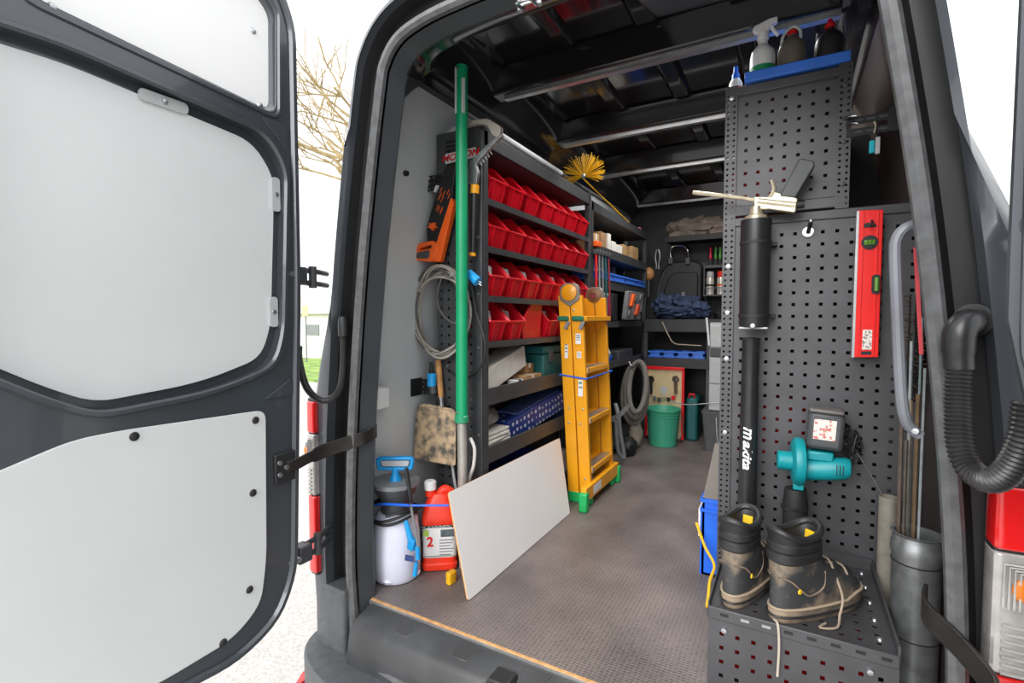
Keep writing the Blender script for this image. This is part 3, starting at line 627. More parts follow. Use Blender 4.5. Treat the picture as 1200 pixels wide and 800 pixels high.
# ---- second rack contents
y = 3.06
for k, (d_, w_, h_, m_, nm) in enumerate(((.12, .1, .13, CARD, 'brown carton with a white end, nearest the red bins'), (.12, .13, .16, mat('cardboard dark', '#9c7a54'), 'dark brown carton standing behind a white one'), (.1, .06, .17, PAPER, 'tall narrow white carton among the brown ones'), (.1, .08, .13, PAPER, 'white carton, left of the last brown pair'), (.12, .12, .12, PAPER, 'square white carton beside the pale brown one'), (.11, .1, .14, CARD, 'pale brown carton in the middle of the carton shelf'), (.1, .1, .07, DGREY, 'low dark grey carton before the last one'), (.14, .16, .16, CARD, 'large light brown carton at the far end of the carton shelf'))):
    carton('small_carton', nm, 'carton', m_, (FX - .01 - d_ / 2 - .01, y + w_ / 2, 1.421), (d_, w_, h_), R(random.uniform(-5, 5)), tape=k % 2 == 0, group='cartons on the far rack'); y += w_ + .03
for k in range(4):
    y0 = 3.12 + k * .285
    crate('parts_tray', 'blue parts tray, %s from the ladder on the tray shelf' % ords[k], FX - .19, FX + .006, y0, y0 + .26, 1.262, 1.312, BLUEL, 'blue trays on the far rack')
for k, (yy, m_, nm) in enumerate(((3.1, WHT, 'white printed carton above the first blue tray'), (3.26, PAPER, 'short white carton above the first blue tray'), (3.42, GREYP, 'grey case behind the second blue tray'), (3.6, DGREY, 'dark case behind the third blue tray'))):
    carton('tray_carton', nm, 'carton', m_, (FX - .12, yy + .06, 1.32), (.1, .1, .08 - .004 * k), R(k * 4 - 6), tape=False)
for k, (m_, nm) in enumerate(((REDP, 'red'), (STEEL, 'silver'), (GREYP, 'grey'), (TEALD, 'teal'), (mat('dull red', '#8d3236', .5), 'dull red'))):
    p0 = px(699 + 4 * k, 372, x=FX + .028); p1 = px(698.5 + 3.6 * k, 295 + k, x=FX + .028)
    t_ = thing('hanging_clamp', 'slim %s bar hanging on the rack post above the ladder' % nm, 'bar', p0, group='bars hanging on the rack post')
    MB().tube([p0, p1], .008, 8).build('bar', m_, t_); MB().box(p1, (.03, .035, .03)).build('head', DGREY, t_, bevel=.004)
p = px(700, 286, x=FX + .02)
tag(MB().box(p, (.03, .08, .035)).build('orange_clip', ORNG, bevel=.005), 'small orange clip on the corner of the carton shelf', 'clip')
# shelf with tin and tool panel
tn = thing('printed_tin', 'white and magenta printed tin beside the ladder top', 'tin', (FX - .07, 3.16, .98))
MB().bx(FX - .14, FX - .005, 3.06, 3.33, .981, 1.16).build('tin_body', mat('tin print', '#d8d4d6', .35, 0, 0, 9, hex2='#d01c86', lo=.5, hi=.53), tn, bevel=.004)
MB().bx(FX - .142, FX - .003, 3.058, 3.332, 1.155, 1.175).build('lid', WHT, tn, bevel=.004)
MB().prism([(3.07, .985), (3.16, .985), (3.13, 1.04), (3.07, 1.03)], 0, .0015, YZ(FX - .005)).build('blue_print', BLUE, tn, smooth=False)
p = px(750, 362, x=-1.02)
tp = thing('tool_organiser', 'grey organiser case with an orange tool leaning against the far rack', 'case', (-1.03, 3.62, .985))
mp_o = lambda a, b_, t_: Vector((-1.075 + t_ + b_ * .12, 3.52 + a, .99 + b_))
MB().prism(rounded([(0, 0), (.42, 0), (.42, .21), (0, .21)], .02, 3), 0, .03, mp_o).build('tray', GREYP, tp, bevel=.004)
MB().prism([(.05, .10), (.1, .10), (.13, .19), (.08, .19)], .03, .05, mp_o).build('insert', ORNG, tp, bevel=.003, label='orange tool')
MB().prism([(.2, .04), (.26, .03), (.3, .1), (.24, .12)], .03, .05, mp_o).build('insert', mat('rust red', '#c8502a', .5), tp, bevel=.003)
for a, c in ((.18, .14), (.3, .15), (.36, .06), (.05, .03)): MB().prism([(a, c), (a + .04, c), (a + .04, c + .04), (a, c + .04)], .03, .042, mp_o).build('insert', STEEL, tp, bevel=.002)
tag(MB().bx(-1.28, -1.1, 3.4, 3.52, .981, 1.18).build('black_case', BLK, bevel=.01), 'black case behind the grey organiser on the far rack', 'case')
# white sack with blue sheet on the low far shelf
tag(MB().ball((FX - .05, 3.18, .78), (.09, .15, .08), 16, 9, .4, 2, 3, flat=-.078).build('paper_sack', mat('sack', '#d6cfc6', .8, 0, .1, 12, bump=.5)), 'crumpled white sack behind the ladder rungs', 'sack')
tag(MB().ball((FX - .08, 3.46, .71), (.05, .085, .045), 14, 8, .4, 6, 3).build('plastic_sheet', BLUE), 'crumpled bright blue plastic beneath the white sack', 'plastic')
# white fan light below tin
tag(MB().bx(FX - .15, FX - .02, 3.62, 4.0, .657, .76).build('dark_toolbox', DGREY, bevel=.01), 'long dark toolbox on the low far shelf', 'toolbox')

# ================================================================== LEFT SIDE, NEAR THE REAR DOOR
# ---- green telescopic pole
PY = 1.60; ptop = px(541, 78, y=PY); pm = px(541, 488, y=PY); pbot = Vector((px(543, 565, y=PY).x, PY, .004))
gp_ = thing('telescopic_pole', 'tall green telescopic pole standing upright in front of the rack', 'pole', pbot)
MB().tube([pm, ptop], .024, 10).build('green_sheath', GRN, gp_, label='bright green sleeve', ang=60)
MB().tube([px(541, 95, y=PY) + Vector((.017, -.014, 0)), px(541, 135, y=PY) + Vector((.017, -.014, 0))], .008, 8).build('pale_edge', LGREY, gp_)
MB().tube([px(538, 82, y=PY) + Vector((0, -.021, 0)), px(538, 135, y=PY) + Vector((0, -.021, 0))], .005, 8).build('pale_edge', LGREY, gp_)
MB().lathe([(.024, 0), (.028, .004), (.028, .026), (.024, .03)], pm - Vector((0, 0, .024)), (0, 0, 1), 16).build('collar', mat('collar green', '#2f9a6f', .3), gp_)
MB().tube([pbot, pm], .019, 14).build('inner_tube', mat('dull alu', '#b1aca6', .45, .4, .1, 20), gp_, label='dull grey lower tube')
MB().lathe([(.001, 0), (.005, 0), (.004, .004), (.001, .005)], px(541, 84, y=PY) - Vector((0, .025, 0)), (0, -1, 0), 8).build('rivet', ZINC, gp_)
MB().lathe([(.001, 0), (.005, 0), (.004, .004), (.001, .005)], px(541, 482, y=PY) - Vector((0, .025, 0)), (0, -1, 0), 8).build('rivet', ZINC, gp_)
tag(MB().tube(spline([px(551, 513, y=1.64), px(556, 525, y=1.64), px(555, 545, y=1.64), px(549, 572, y=1.64), Vector((-1.12, 1.64, .012))], 6), .007, 8).build('white_hose', mat('hose white', '#c7c4c0', .4)), 'short white hose bending behind the foot of the pole', 'hose')
tag(MB().tube(spline([px(530, 545, y=1.675), px(533, 565, y=1.675), px(537, 590, y=1.675), Vector((-1.19, 1.675, .012))], 6), .006, 8).build('broom_stick', LGREY), 'thin pale stick behind the pole, under the muddy spade', 'stick')

# ---- hand saw with orange frame
Y1 = 1.685
def plate(poly, t_, yy): return MB().prism([(px(u, v, y=yy).x, px(u, v, y=yy).z) for u, v in poly], -t_, 0, XZ(yy))
hs = thing('pruning_saw', 'black and orange saw hanging above the grey cable coil', 'saw', px(510, 305, y=Y1))
plate(rounded([(527, 195), (538, 190), (531, 250), (522, 290), (505, 297), (503, 268), (512, 235)], 4, 3), .02, Y1).build('scabbard', BLK, hs, bevel=.004)
plate(rounded([(533, 232), (536, 240), (520, 308), (511, 306), (515, 288)], 3, 3), .026, Y1 - .012).build('handle_bar', ORNG, hs, bevel=.004, label='orange handle bar')
gpz = rounded([(491, 296), (498, 286), (516, 283), (519, 290), (514, 308), (493, 306)], 4, 3)
gin = rounded([(498, 292), (513, 288), (512, 292), (499, 295)], 1, 2)
c3 = lambda q: [(px(u, v, y=Y1).x, px(u, v, y=Y1).z) for u, v in q]
MB().holed([c3(gpz), c3(gin)], -.04, -.005, XZ(Y1)).build('grip', ORNG, hs, bevel=.003)
plate(rounded([(496, 297), (511, 294), (510, 304), (495, 304)], 3, 3), .044, Y1).build('grip_pad', DGREY, hs, bevel=.003)
st_ = []
for k in range(10):
    a = math.pi * k / 5 + .3; q = 5.5 if k % 2 == 0 else 3; st_.append((511 + q * math.cos(a), 266 + q * math.sin(a)))
plate(st_, .03, Y1 - .005).build('star_knob', ORNG, hs, bevel=.002)
for k in range(14):
    u, v = 515 + random.random() * 15 + 2, 220 + random.random() * 28
    plate([(u, v), (u + 1.2, v - .5), (u - 2, v + 6), (u - 2.6, v + 6)], .0215, Y1).build('print_streak', ORNG, hs, smooth=False)
plate([(514, 219), (516, 218), (514, 226), (512, 226)], .022, Y1).build('print_streak', WHT, hs, smooth=False)
# ---- pipe wrench
pw = thing('pipe_wrench', 'steel pipe wrench with a black handle and yellow band beside the pole', 'wrench', px(556, 300, y=Y1))
PW = .018
MB().tube([px(554, 296, y=Y1 - .02), px(556, 226, y=Y1 - .02)], [.013, .016], 12).build('handle', BLKG, pw)
MB().tube([px(553.5, 300, y=Y1 - .02), px(553.5, 296, y=Y1 - .02)], .014, 12).build('end_band', YEL, pw)
MB().tube([px(556, 227, y=Y1 - .02), px(556.5, 217, y=Y1 - .02)], .0175, 12).build('yellow_band', YEL, pw)
plate(rounded([(551, 217), (561, 217), (563, 203), (560, 195), (567, 185), (584, 167), (592, 160), (589, 158), (575, 170), (553, 190), (550, 205)], 2, 2), .018, Y1 - .012).build('fixed_jaw', STEEL, pw, bevel=.002)
plate(rounded([(546, 143), (575, 141), (590, 150), (590, 157), (586, 163), (580, 160), (574, 148), (562, 147), (548, 151)], 2, 2), .022, Y1 - .012).build('hook_jaw', mat('jaw steel', '#b3aca2', .4, .4), pw, bevel=.002)
for k in range(5):
    u, v = 563 + k * 3.0, 193 - k * 3.1
    MB().tube([px(u - 1, v - 3.5, y=Y1 - .03), px(u + 1.2, v + .5, y=Y1 - .03)], .0022, 6).build('thread', ZINC, pw)
# ---- grey cable coil on a hook
ck = px(527, 318, y=Y1 - .02)
cc = thing('cable_coil', 'coil of grey cable hanging on the rack end plate', 'cable', ck)
for k in range(8):
    cen = px(516 + random.uniform(-3, 3), 362 + k * 1.3, y=1.672 - .003 * k)
    rx_, rz_ = .128 + random.uniform(-.012, .012), .172 + random.uniform(-.012, .02)
    pts = []
    for j in range(40):
        a = 2 * math.pi * j / 40; wv = 1 + .03 * math.sin(3 * a + k)
        pts.append(cen + Vector((rx_ * math.cos(a) * wv, 0.007 * math.sin(2 * a + k), rz_ * math.sin(a) * wv)))
    MB().tube(pts, .0055, 7, closed=True).build('cable_loop', CABLE if k % 3 else mat('cable dark', '#5b5853', .6), cc)
MB().tube(spline([px(519, 312, y=Y1), px(520, 320, y=Y1 - .03), px(527, 324, y=Y1 - .05), px(531, 318, y=Y1 - .05)], 5), .004, 8).build('hook', ZINC, cc)
MB().tube(spline([px(519, 320, y=1.65), px(512, 350, y=1.65), px(522, 372, y=1.64), px(540, 380, y=1.64), px(548, 372, y=1.66)], 6), .004, 6).build('cable_tail', MATS['cable dark'], cc)
MB().tube(spline([px(507, 416, y=1.66), px(520, 412, y=1.65), px(536, 402, y=1.65), px(545, 390, y=1.66)], 6), .005, 6).build('cable_tail', CABLE, cc)
# ---- blue plug with its lead
bl = thing('blue_plug', 'blue mains plug sticking out right of the green pole', 'plug', px(556, 327, y=Y1 - .03))
MB().tube([px(549, 320, y=Y1 - .03), px(560, 330, y=Y1 - .03)], [.018, .02], 12).build('plug_body', CYAN, bl)
for d in (-1.5, 1.5): MB().tube([px(560, 330 + d, y=Y1 - .03), px(564, 333 + d, y=Y1 - .03)], .0028, 6).build('pin', ZINC, bl)
MB().tube(spline([px(549, 320, y=Y1 - .02), px(553, 340, y=Y1 - .02), px(559, 370, y=Y1 - .02), px(568, 400, y=Y1 - .03), px(566, 425, y=Y1 - .03), px(553, 440, y=1.68), px(538, 441, y=1.692), px(528, 436, y=1.693)], 8), .0045, 7).build('lead', BLK, bl)
bc_ = thing('blue_connector', 'blue and grey cable connector hanging left of the wooden handle', 'connector', px(506, 455, y=Y1 - .03))
MB().tube([px(506, 437, y=Y1 - .03), px(506, 452, y=Y1 - .03)], [.019, .02], 12).build('blue_sleeve', CYAN, bc_)
MB().tube([px(507, 452, y=Y1 - .03), px(508, 461, y=Y1 - .03)], .016, 12).build('grey_tip', DGREY, bc_)
MB().tube([px(505, 424, y=Y1 - .03), px(506, 438, y=Y1 - .03)], [.006, .012], 10).build('strain_relief', BLK, bc_)
# ---- muddy spade hung by its blade end
sp_d = thing('mortar_spade', 'mud-caked spade blade with a short wooden handle hanging on the end plate', 'spade', px(510, 540, y=1.64))
MB().tube([px(513.5, 422, y=1.684), px(517, 466, y=1.665)], [.0135, .012], 10).build('wooden_handle', WOOD, sp_d)
MB().tube([px(517, 464, y=1.665), px(518, 478, y=1.645)], [.009, .008], 8).build('ferrule', STEEL, sp_d)
bl_ = [(490, 474), (500, 472.5), (532, 479), (535, 485), (536, 545), (508, 540), (479, 534), (484, 500)]
rings = []
MB().prism([(px(u, v, y=1.64).x, px(u, v, y=1.64).z) for u, v in rounded(bl_, 3, 3)], -.004, 0, lambda a, b_, t_: Vector((max(a, LX + .02), 1.64 + t_ - .05 * (.62 - b_), b_))).build('blade', MUD, sp_d, smooth=False, bevel=.002)
for z_ in (.635,): MB().tube([px(491, 475, y=1.637), px(531, 480, y=1.637)], .004, 8).build('blade_fold', MUD, sp_d)
# small hooks
for u, v in ((523, 430),):
    tag(MB().tube(spline([px(u, v, y=1.695), px(u, v + 1, y=1.66), px(u + 2, v - 3, y=1.655)], 4), .003, 6).build('peg_hook', ZINC), 'wire hook on the end plate just right of the wooden handle', 'hook')
# ---- white junction box on the wall
jb = px(441, 467, x=LX + .03)
jx = thing('junction_box', 'white junction box on the grey wall behind the door jamb', 'box', (LX, jb.y, jb.z - .04))
MB().bx(LX, LX + .045, jb.y - .05, jb.y + .045, jb.z - .04, jb.z + .045).build('base', WHT, jx, bevel=.006)
MB().bx(LX + .045, LX + .06, jb.y - .048, jb.y + .043, jb.z - .038, jb.z + .043).build('cover', WHT, jx, bevel=.005)
MB().tube(spline([Vector((LX + .02, jb.y - .03, jb.z + .045)), Vector((LX + .02, jb.y - .025, jb.z + .15)), Vector((LX + .01, jb.y - .07, jb.z + .24))], 6), .007, 8).build('lead', BLK, jx)

# ---- pressure sprayer
sc_ = Vector((-1.322, 1.426, 0))
sy = thing('pressure_sprayer', 'milky white pressure sprayer with blue pump handle by the left jamb', 'sprayer', sc_)
MILK = mat('milky plastic', '#d9dbec', .35, 0, .05, 5)
MB().lathe([(.001, .004), (.06, .0), (.085, .004), (.093, .02), (.094, .10), (.09, .18), (.084, .225), (.07, .25), (.05, .258), (.001, .26)], sc_, n=28).build('tank', MILK, sy)
for k in range(4):
    a = R(-70 + 90 * k); MB().ball(sc_ + Vector((.07 * math.cos(a), .07 * math.sin(a), .018)), (.028, .028, .018), 10, 6).build('foot', MILK, sy)
MB().lathe([(.052, .25), (.056, .262), (.05, .29), (.058, .305), (.078, .335), (.088, .365), (.089, .372), (.08, .37), (.05, .33), (.001, .325)], sc_, n=26).build('funnel_collar', DGREY, sy)
MB().lathe([(.088, .358), (.092, .362), (.092, .376), (.084, .376)], sc_, n=26).build('funnel_rim', GREYP, sy)
MB().lathe([(.03, .325), (.03, .36), (.022, .385), (.014, .40), (.014, .43), (.001, .43)], sc_, n=14).build('pump_nut', CYAN, sy)
hx = [(-.068, .415), (.068, .415), (.075, .46), (.06, .468), (-.06, .468), (-.075, .46)]; hi_ = [(-.055, .428), (.055, .428), (.06, .455), (-.06, .455)]
d1, d2 = Vector((.86, .5, 0)), Vector((-.5, .86, 0))
MB().holed([rounded(hx, .012, 3), rounded(hi_, .008, 3)], -.012, .012, lambda a, b_, t_: sc_ + d1 * a + d2 * t_ + Vector((0, 0, b_))).build('pump_handle', CYAN, sy, bevel=.004)
MB().prism(rounded([(-.05, .43), (.05, .43), (.056, .453), (-.056, .453)], .006, 3), -.006, .006, lambda a, b_, t_: sc_ + d1 * a + d2 * t_ + Vector((0, 0, b_))).build('handle_pad', LGREY, sy, bevel=.002)
hp = []
for j in range(34):
    a = -1.2 + j * .42; hp.append(sc_ + Vector((.098 * math.cos(a), .098 * math.sin(a), .27 + .016 * math.sin(j * .8) - .02 * j / 34)))
MB().tube(spline(hp, 3), .0055, 7).build('hose', BLK, sy)
f1 = sc_ + Vector((.07, -.075, 0)); f2 = sc_ + Vector((.088, -.055, 0))
MB().tube([px(476, 548, y=1.40), px(482, 590, y=1.40)], .008, 8).build('lance', BLKG, sy)
MB().tube([px(481, 590, y=1.39), px(490, 640, y=1.39)], .005, 8).build('lance', GREYP, sy)
MB().tube([px(475, 609, y=1.385), px(482, 634, y=1.385)], [.008, .012], 10).build('trigger_handle', CYAN, sy)
MB().box(px(483, 637, y=1.39), (.03, .025, .045), (0, .2, 0)).build('valve', CYAN, sy, bevel=.006)
MB().tube([px(489, 640, y=1.39), px(490, 655, y=1.39)], .009, 10).build('blue_joint', CYAN, sy)
MB().tube([px(488, 658, y=1.39), px(486, 674, y=1.39)], [.007, .009], 10).build('nozzle', CYAN, sy)
MB().box(px(480, 654, y=1.37), (.035, .004, .022), (0, .15, R(25))).build('size_label', mat('label navy', '#2c3f78', .5), sy, bevel=.001)
for z in (.06, .09, .12, .15, .18): MB().box(sc_ + Vector((-.066, -.066, z)), (.012, .002, .003), (0, 0, R(-45))).build('scale_mark', DGREY, sy, smooth=False)
MB().tube(spline([px(437, 592, y=1.36), px(450, 590.5, y=1.35), px(480, 592, y=1.37)], 4), .005, 8).build('blue_lance', BLUE, sy)
lance = tag(MB().tube([px(482, 592, y=1.375), px(526, 592, y=1.44)], .0045, 8).build('spray_lance', BLUE), 'thin blue rod held across the front of the red canister', 'rod')
# ---- red canister
cq = Vector((-1.217, 1.566, 0))
cn = thing('chemical_canister', 'orange-red canister with white cap and printed label beside the sprayer', 'canister', cq, (0, 0, R(36)))
cn.scale = (.92, .92, .97)
CRED = mat('canister red', '#f0391f', .35, 0, .05, 6)
ring = lambda sx, sy_, z, r: [Vector((a, b_, z)) for a, b_ in rrect(-sx, sx, -sy_, sy_, r, 4)]
MB().loft([ring(.06, .045, .0, .02), ring(.074, .056, .008, .024), ring(.076, .058, .03, .024), ring(.071, .053, .036, .024), ring(.071, .053, .19, .024), ring(.075, .057, .198, .024), ring(.074, .056, .225, .03), ring(.062, .046, .27, .03), ring(.045, .034, .30, .025), ring(.03, .028, .312, .02)]).build('body', CRED, cn, local=True)
MB().tube(spline([(-.005, 0, .30), (.02, 0, .325), (.05, 0, .312), (.064, 0, .28), (.064, 0, .24)], 6), .017, 10).build('handle', CRED, cn, local=True)
MB().lathe([(.022, .30), (.022, .33), (.001, .33)], (-.04, 0, 0), n=14).build('neck', CRED, cn, local=True)
MB().lathe([(.026, .327), (.026, .358), (.022, .362), (.001, .362)], (-.04, 0, 0), n=18).build('cap', WHT, cn, local=True)
MB().loft([ring(.0725, .0545, .06, .024), ring(.0725, .0545, .185, .024)], cap=False).build('label', WHT, cn, local=True)
tv, tf = text_mesh('2', .055, 0, .002)
MB().add([Vector((-.04 + p.x, -.0552 - p.z, .125 + p.y)) for p in tv], tf).build('numeral', REDP, cn, local=True, smooth=False)
for k in range(6): MB().bx(.0, .06 - .006 * (k % 3), -.0556, -.0548, .13 - k * .012, .134 - k * .012).build('print_line', GREYP, cn, local=True, smooth=False)
MB().bx(.005, .062, -.0556, -.0548, .145, .175).build('label_picture', mat('label photo', '#4d5a60', .6, 0, .4, 60), cn, local=True, smooth=False)
MB().bx(-.068, -.045, -.0556, -.0548, .15, .175).build('label_mark', mat('label green', '#9dbd4c', .6), cn, local=True, smooth=False)
MB().bx(-.066, .062, -.0556, -.0548, .063, .069).build('label_strip', mat('label grey', '#9ba79a', .6), cn, local=True, smooth=False)
rp_ = [Vector((a, b_, .188 + .003 * math.sin(i * .8))) for i, (a, b_) in enumerate(rrect(-.076, .076, -.059, .059, .025, 5))]
MB().tube(rp_, .0045, 6, closed=True).build('cord', mat('cord check', '#15181a', .7, 0, 0, 150, hex2='#9fb0ae', lo=.5, hi=.55), cn, local=True)
tag(MB().prism(rounded([(-1.115, 1.465), (-1.09, 1.46), (-1.085, 1.50), (-1.11, 1.505)], .008, 3), .0, .045, XY(0)).build('yellow_wedge', mat('wedge yellow', '#f0b41c', .4), bevel=.004), 'small yellow wedge on the floor beside the white board', 'wedge')

# ---- white board leaning against the rack
c0, c1 = px(549, 704, z=.003), px(668, 601, z=.003); t0, t1 = px(526, 577, x=-1.075), px(656, 513, x=-1.075)
bw = MB(); nn = Vector((-.007, 0, -.002))
qd = [c0, c1, t1, t0]
def inset(q, r=.03, n_=4):
    o = []; m = len(q)
    for i in range(m):
        p = q[i]; a = (q[i - 1] - p).normalized() * r + p; b_ = (q[(i + 1) % m] - p).normalized() * r + p
        for j in range(n_ + 1):
            s2 = j / n_; o.append(a * (1 - s2) ** 2 + p * 2 * s2 * (1 - s2) + b_ * s2 * s2)
    return o
qq = inset(qd, .012); N_ = len(qq)
wbrd = thing('leaning_board', 'white laminated board leaning on the floor against the rack', 'board', (c0 + c1) / 2)
MB().add(qq + [p + nn * .12 for p in qq], [tuple(range(N_)), tuple(range(N_, 2 * N_))[::-1]] + [(i, (i + 1) % N_, (i + 1) % N_ + N_, i + N_) for i in range(N_)]).build('white_face', mat('white laminate', '#efecea', .35, 0, .015, 3), wbrd, smooth=False)
q2 = [p + nn * .12 for p in qq]
MB().add(q2 + [p + nn for p in qq], [tuple(range(N_)), tuple(range(N_, 2 * N_))[::-1]] + [(i, (i + 1) % N_, (i + 1) % N_ + N_, i + N_) for i in range(N_)]).build('core_edge', PLY, wbrd, smooth=False, label='thin brown chipboard core')

# ---- folding ladder
LN, LF = 2.455, 2.85                         # near and far side of the ladder
ld = thing('folding_ladder', 'yellow folded ladder with green feet standing against the rack', 'ladder', (-1.005, (LN + LF) / 2, 0))
lean = lambda x, y, z: Vector((x - .03 * z + .032, y - .07 * z + .03, z))
YD = mat('ladder yellow inner', '#d08f1c', .45)
def stile(x0, x1, y0, y1, z0, z1, m, par, bev=.003):
    vs = [lean(a, b_, c_) for a in (x0, x1) for b_ in (y0, y1) for c_ in (z0, z1)]
    return MB().add(vs, [(0, 1, 3, 2), (4, 6, 7, 5), (0, 4, 5, 1), (2, 3, 7, 6), (0, 2, 6, 4), (1, 5, 7, 3)]).build('stile', m, par, bevel=bev)
xs = [(-1.075, -1.012), (-1.006, -.943)]
for i, (x0, x1) in enumerate(xs):
    for (y0, y1) in ((LN, LN + .028), (LF - .028, LF)): stile(x0, x1, y0, y1, .03, 1.12 - (.0), YEL, ld)
    for k in range(4):
        z = .17 + k * .27
        vs = [lean(a, b_, c_) for a in (x0 + .008, x1 + .004) for b_ in (LN + .026, LF - .026) for c_ in (z, z + .028)]
        rg = MB().add(vs, [(0, 1, 3, 2), (4, 6, 7, 5), (0, 4, 5, 1), (2, 3, 7, 6), (0, 2, 6, 4), (1, 5, 7, 3)]).build('rung', YEL, ld, bevel=.003)
        if i == 1:
            vs = [lean(a, b_, c_) for a in (x0 + .012, x1 - .004) for b_ in (LN + .03, LF - .03) for c_ in (z + .028, z + .031)]
            MB().add(vs, [(0, 1, 3, 2), (4, 6, 7, 5), (0, 4, 5, 1), (2, 3, 7, 6), (0, 2, 6, 4), (1, 5, 7, 3)]).build('tread', ALU, rg, smooth=False)
            q = lean(x1 + .004, LN + .035, z + .014); MB().box(q, (.006, .014, .028)).build('end_clip', GREYP, rg, smooth=False)
HG = mat('hinge grey', '#8d8780', .4, .5)
for i, yy in enumerate((LN - .003, LF - .02)):
    c_ = lean(-1.009, yy, 1.135)
    hgp = [(-.058, -.035), (0, -.075), (.058, -.035), (.052, .03), (.03, .05), (-.03, .05), (-.052, .03)]
    hg = MB().prism(rounded(hgp, .015, 3), 0, .022, lambda a, b_, t_, c_=c_: c_ + Vector((a, t_, b_))).build('hinge', HG, ld, bevel=.003)
    MB().lathe([(.001, 0), (.04, 0), (.043, .003), (.043, .008), (.034, .012), (.001, .013)], c_ + Vector((0, -.0005, 0)), (0, -1, 0), 22).build('hinge_cap', mat('amber cap', '#e0981c', .25, 0, .05, 8) if i == 0 else mat('brown ring', '#7d5a3c', .4), hg)
    if i: MB().lathe([(.001, 0), (.018, 0), (.018, .006), (.001, .006)], c_ + Vector((0, -.014, 0)), (0, -1, 0), 16).build('hinge_eye', CHROME, hg)
GRD = mat('clamp green', '#146b52', .4); GRF = mat('foot green', '#1ea85a', .4)
for x0, x1 in ((-1.082, -1.018), (-1.0, -.935)):
    q = lean((x0 + x1) / 2, LN - .008, 1.0); MB().box(q, (x1 - x0, .018, .026)).build('clamp', GRD, ld, bevel=.007)
    q = lean(x1 - .012, LN - .006, .965); MB().box(q, (.02, .012, .045), (0, R(25), 0)).build('clamp_hook', GREYP, ld, bevel=.003)
q0_, q1_ = lean(-.94, LN + .02, 1.0), lean(-.94, LF, 1.0)
MB().box((q0_ + q1_) / 2, (.03, LF - LN, .028)).build('top_bar', YEL, ld, bevel=.003)
for (u, v, w_, h_) in ((680, 397, .03, .055), (681, 416, .024, .035), (665, 410, .018, .09), (680, 452, .026, .12)):
    p = px(u, v, y=LN - .045); zz = p.z; xx = -1.042 if u < 670 else -.972
    stkr = MB().box(lean(xx, LN - .0012, zz), (w_, .0015, h_)).build('sticker', WHT, ld, smooth=False)
    for k in range(4): MB().box(lean(xx, LN - .0024, zz + h_ * (.3 - .2 * k)), (w_ * .7, .0008, h_ * .07)).build('sticker_print', mat('print green', '#3a7a55', .6) if k % 2 else GREYP, stkr, smooth=False)
for x, z in ((-.99, 1.045), (-1.045, .52), (-.965, .52), (-.972, .14), (-1.05, .44), (-.985, .44)):
    MB().lathe([(.001, 0), (.007, 0), (.005, .004), (.001, .005)], lean(x, LN, z), (0, -1, 0), 10).build('rivet', ZINC, ld)
for (x0, x1), yy in ((xs[0], LN), (xs[1], LN), (xs[1], LF - .028)):
    q = lean((x0 + x1) / 2, yy + .014, .02); MB().box((q.x, q.y, .031), (.066, .036, .06)).build('rubber_foot', GRF, ld, bevel=.006)
# stabiliser bar folded across the foot
sA, sB = px(684, 588, z=.05), px(716, 552, z=.05)
sA = Vector((-.915, 2.38, .085)); sB = Vector((-.915, 2.93, .085))
MB().box((sA + sB) / 2, (.03, (sB - sA).length, .075)).build('stabiliser', YEL, ld, bevel=.004)
MB().box((sA * .7 + sB * .3) + Vector((.0165, 0, 0)), (.001, .12, .045)).build('sticker', WHT, ld, smooth=False)
for q in (sA, sB): MB().box((q.x + .002, q.y, .05), (.045, .045, .1)).build('stabiliser_foot', GRF, ld, bevel=.008)
cord = [lean(-1.085, LN - .008, .70), lean(-.935, LN - .008, .685), lean(-.93, LF + .01, .69), lean(-1.085, LF + .01, .7)]
tag(MB().tube(cord, .0045, 7, closed=True).build('blue_bungee', BLUE), 'thin blue twine tied round the yellow ladder', 'bungee')  # blue bungee cord wrapped round the folded ladder

# ================================================================== RIGHT CABINET WITH PERFORATED PLATES
PY_ = 1.88
cbn = thing('perforated_cabinet', 'dark perforated steel cabinet inside the right of the van', 'cabinet', (.05, 2.1, 0))
X0 = -.205; XU = .142; XR = .345
up_ = MB().peg(X0 + .024, XU - .024, 1.385, 1.755, 0, .002, XZ(PY_), .0385, .0105, .022).build('upper_plate', PEGM, cbn, smooth=False, label='upper perforated plate')
lo_ = MB().peg(X0 + .024, XR, .2, 1.315, 0, .002, XZ(PY_), .0385, .0105, .022).build('lower_plate', PEGM, cbn, smooth=False, label='large lower perforated plate')
for z0, z1 in ((1.755, 1.785), (1.35, 1.385)): MB().bx(X0, XU, PY_ - .006, PY_ + .012, z0, z1).build('frame_rail', PEGM, cbn, bevel=.003)
MB().bx(X0, XR, PY_ - .006, PY_ + .012, 1.315, 1.345).build('frame_rail', PEGM, cbn, bevel=.003)
for x0, x1, z0, z1 in ((X0 - .008, X0 + .03, .0, 1.79), (XU - .03, XU + .006, 1.345, 1.79)):
    ps = MB().peg(x0, x1, z0, z1, 0, .012, XZ(PY_ - .008), .019, .007, .008).build('corner_post', PEGM, cbn, smooth=False)
    for z in ((1.75, 1.42, 1.18, 1.02, .86, .6) if x0 < 0 else (1.72, 1.55, 1.42)):
        MB().lathe([(.003, 0), (.0075, 0), (.0075, .003), (.003, .004)], ((x0 + x1) / 2, PY_ - .009, z), (0, -1, 0), 10).build('screw', ZINC if x0 < 0 else DGREY, ps)
MB().peg(PY_ + .004, 2.42, .0, 1.32, 0, .002, YZ(X0 - .008), .0385, .0105, .022).build('side_plate', PEGM, cbn, smooth=False)
MB().bx(X0, XU, PY_, 2.42, 1.75, 1.754).build('upper_top', PEGM, cbn, smooth=False)
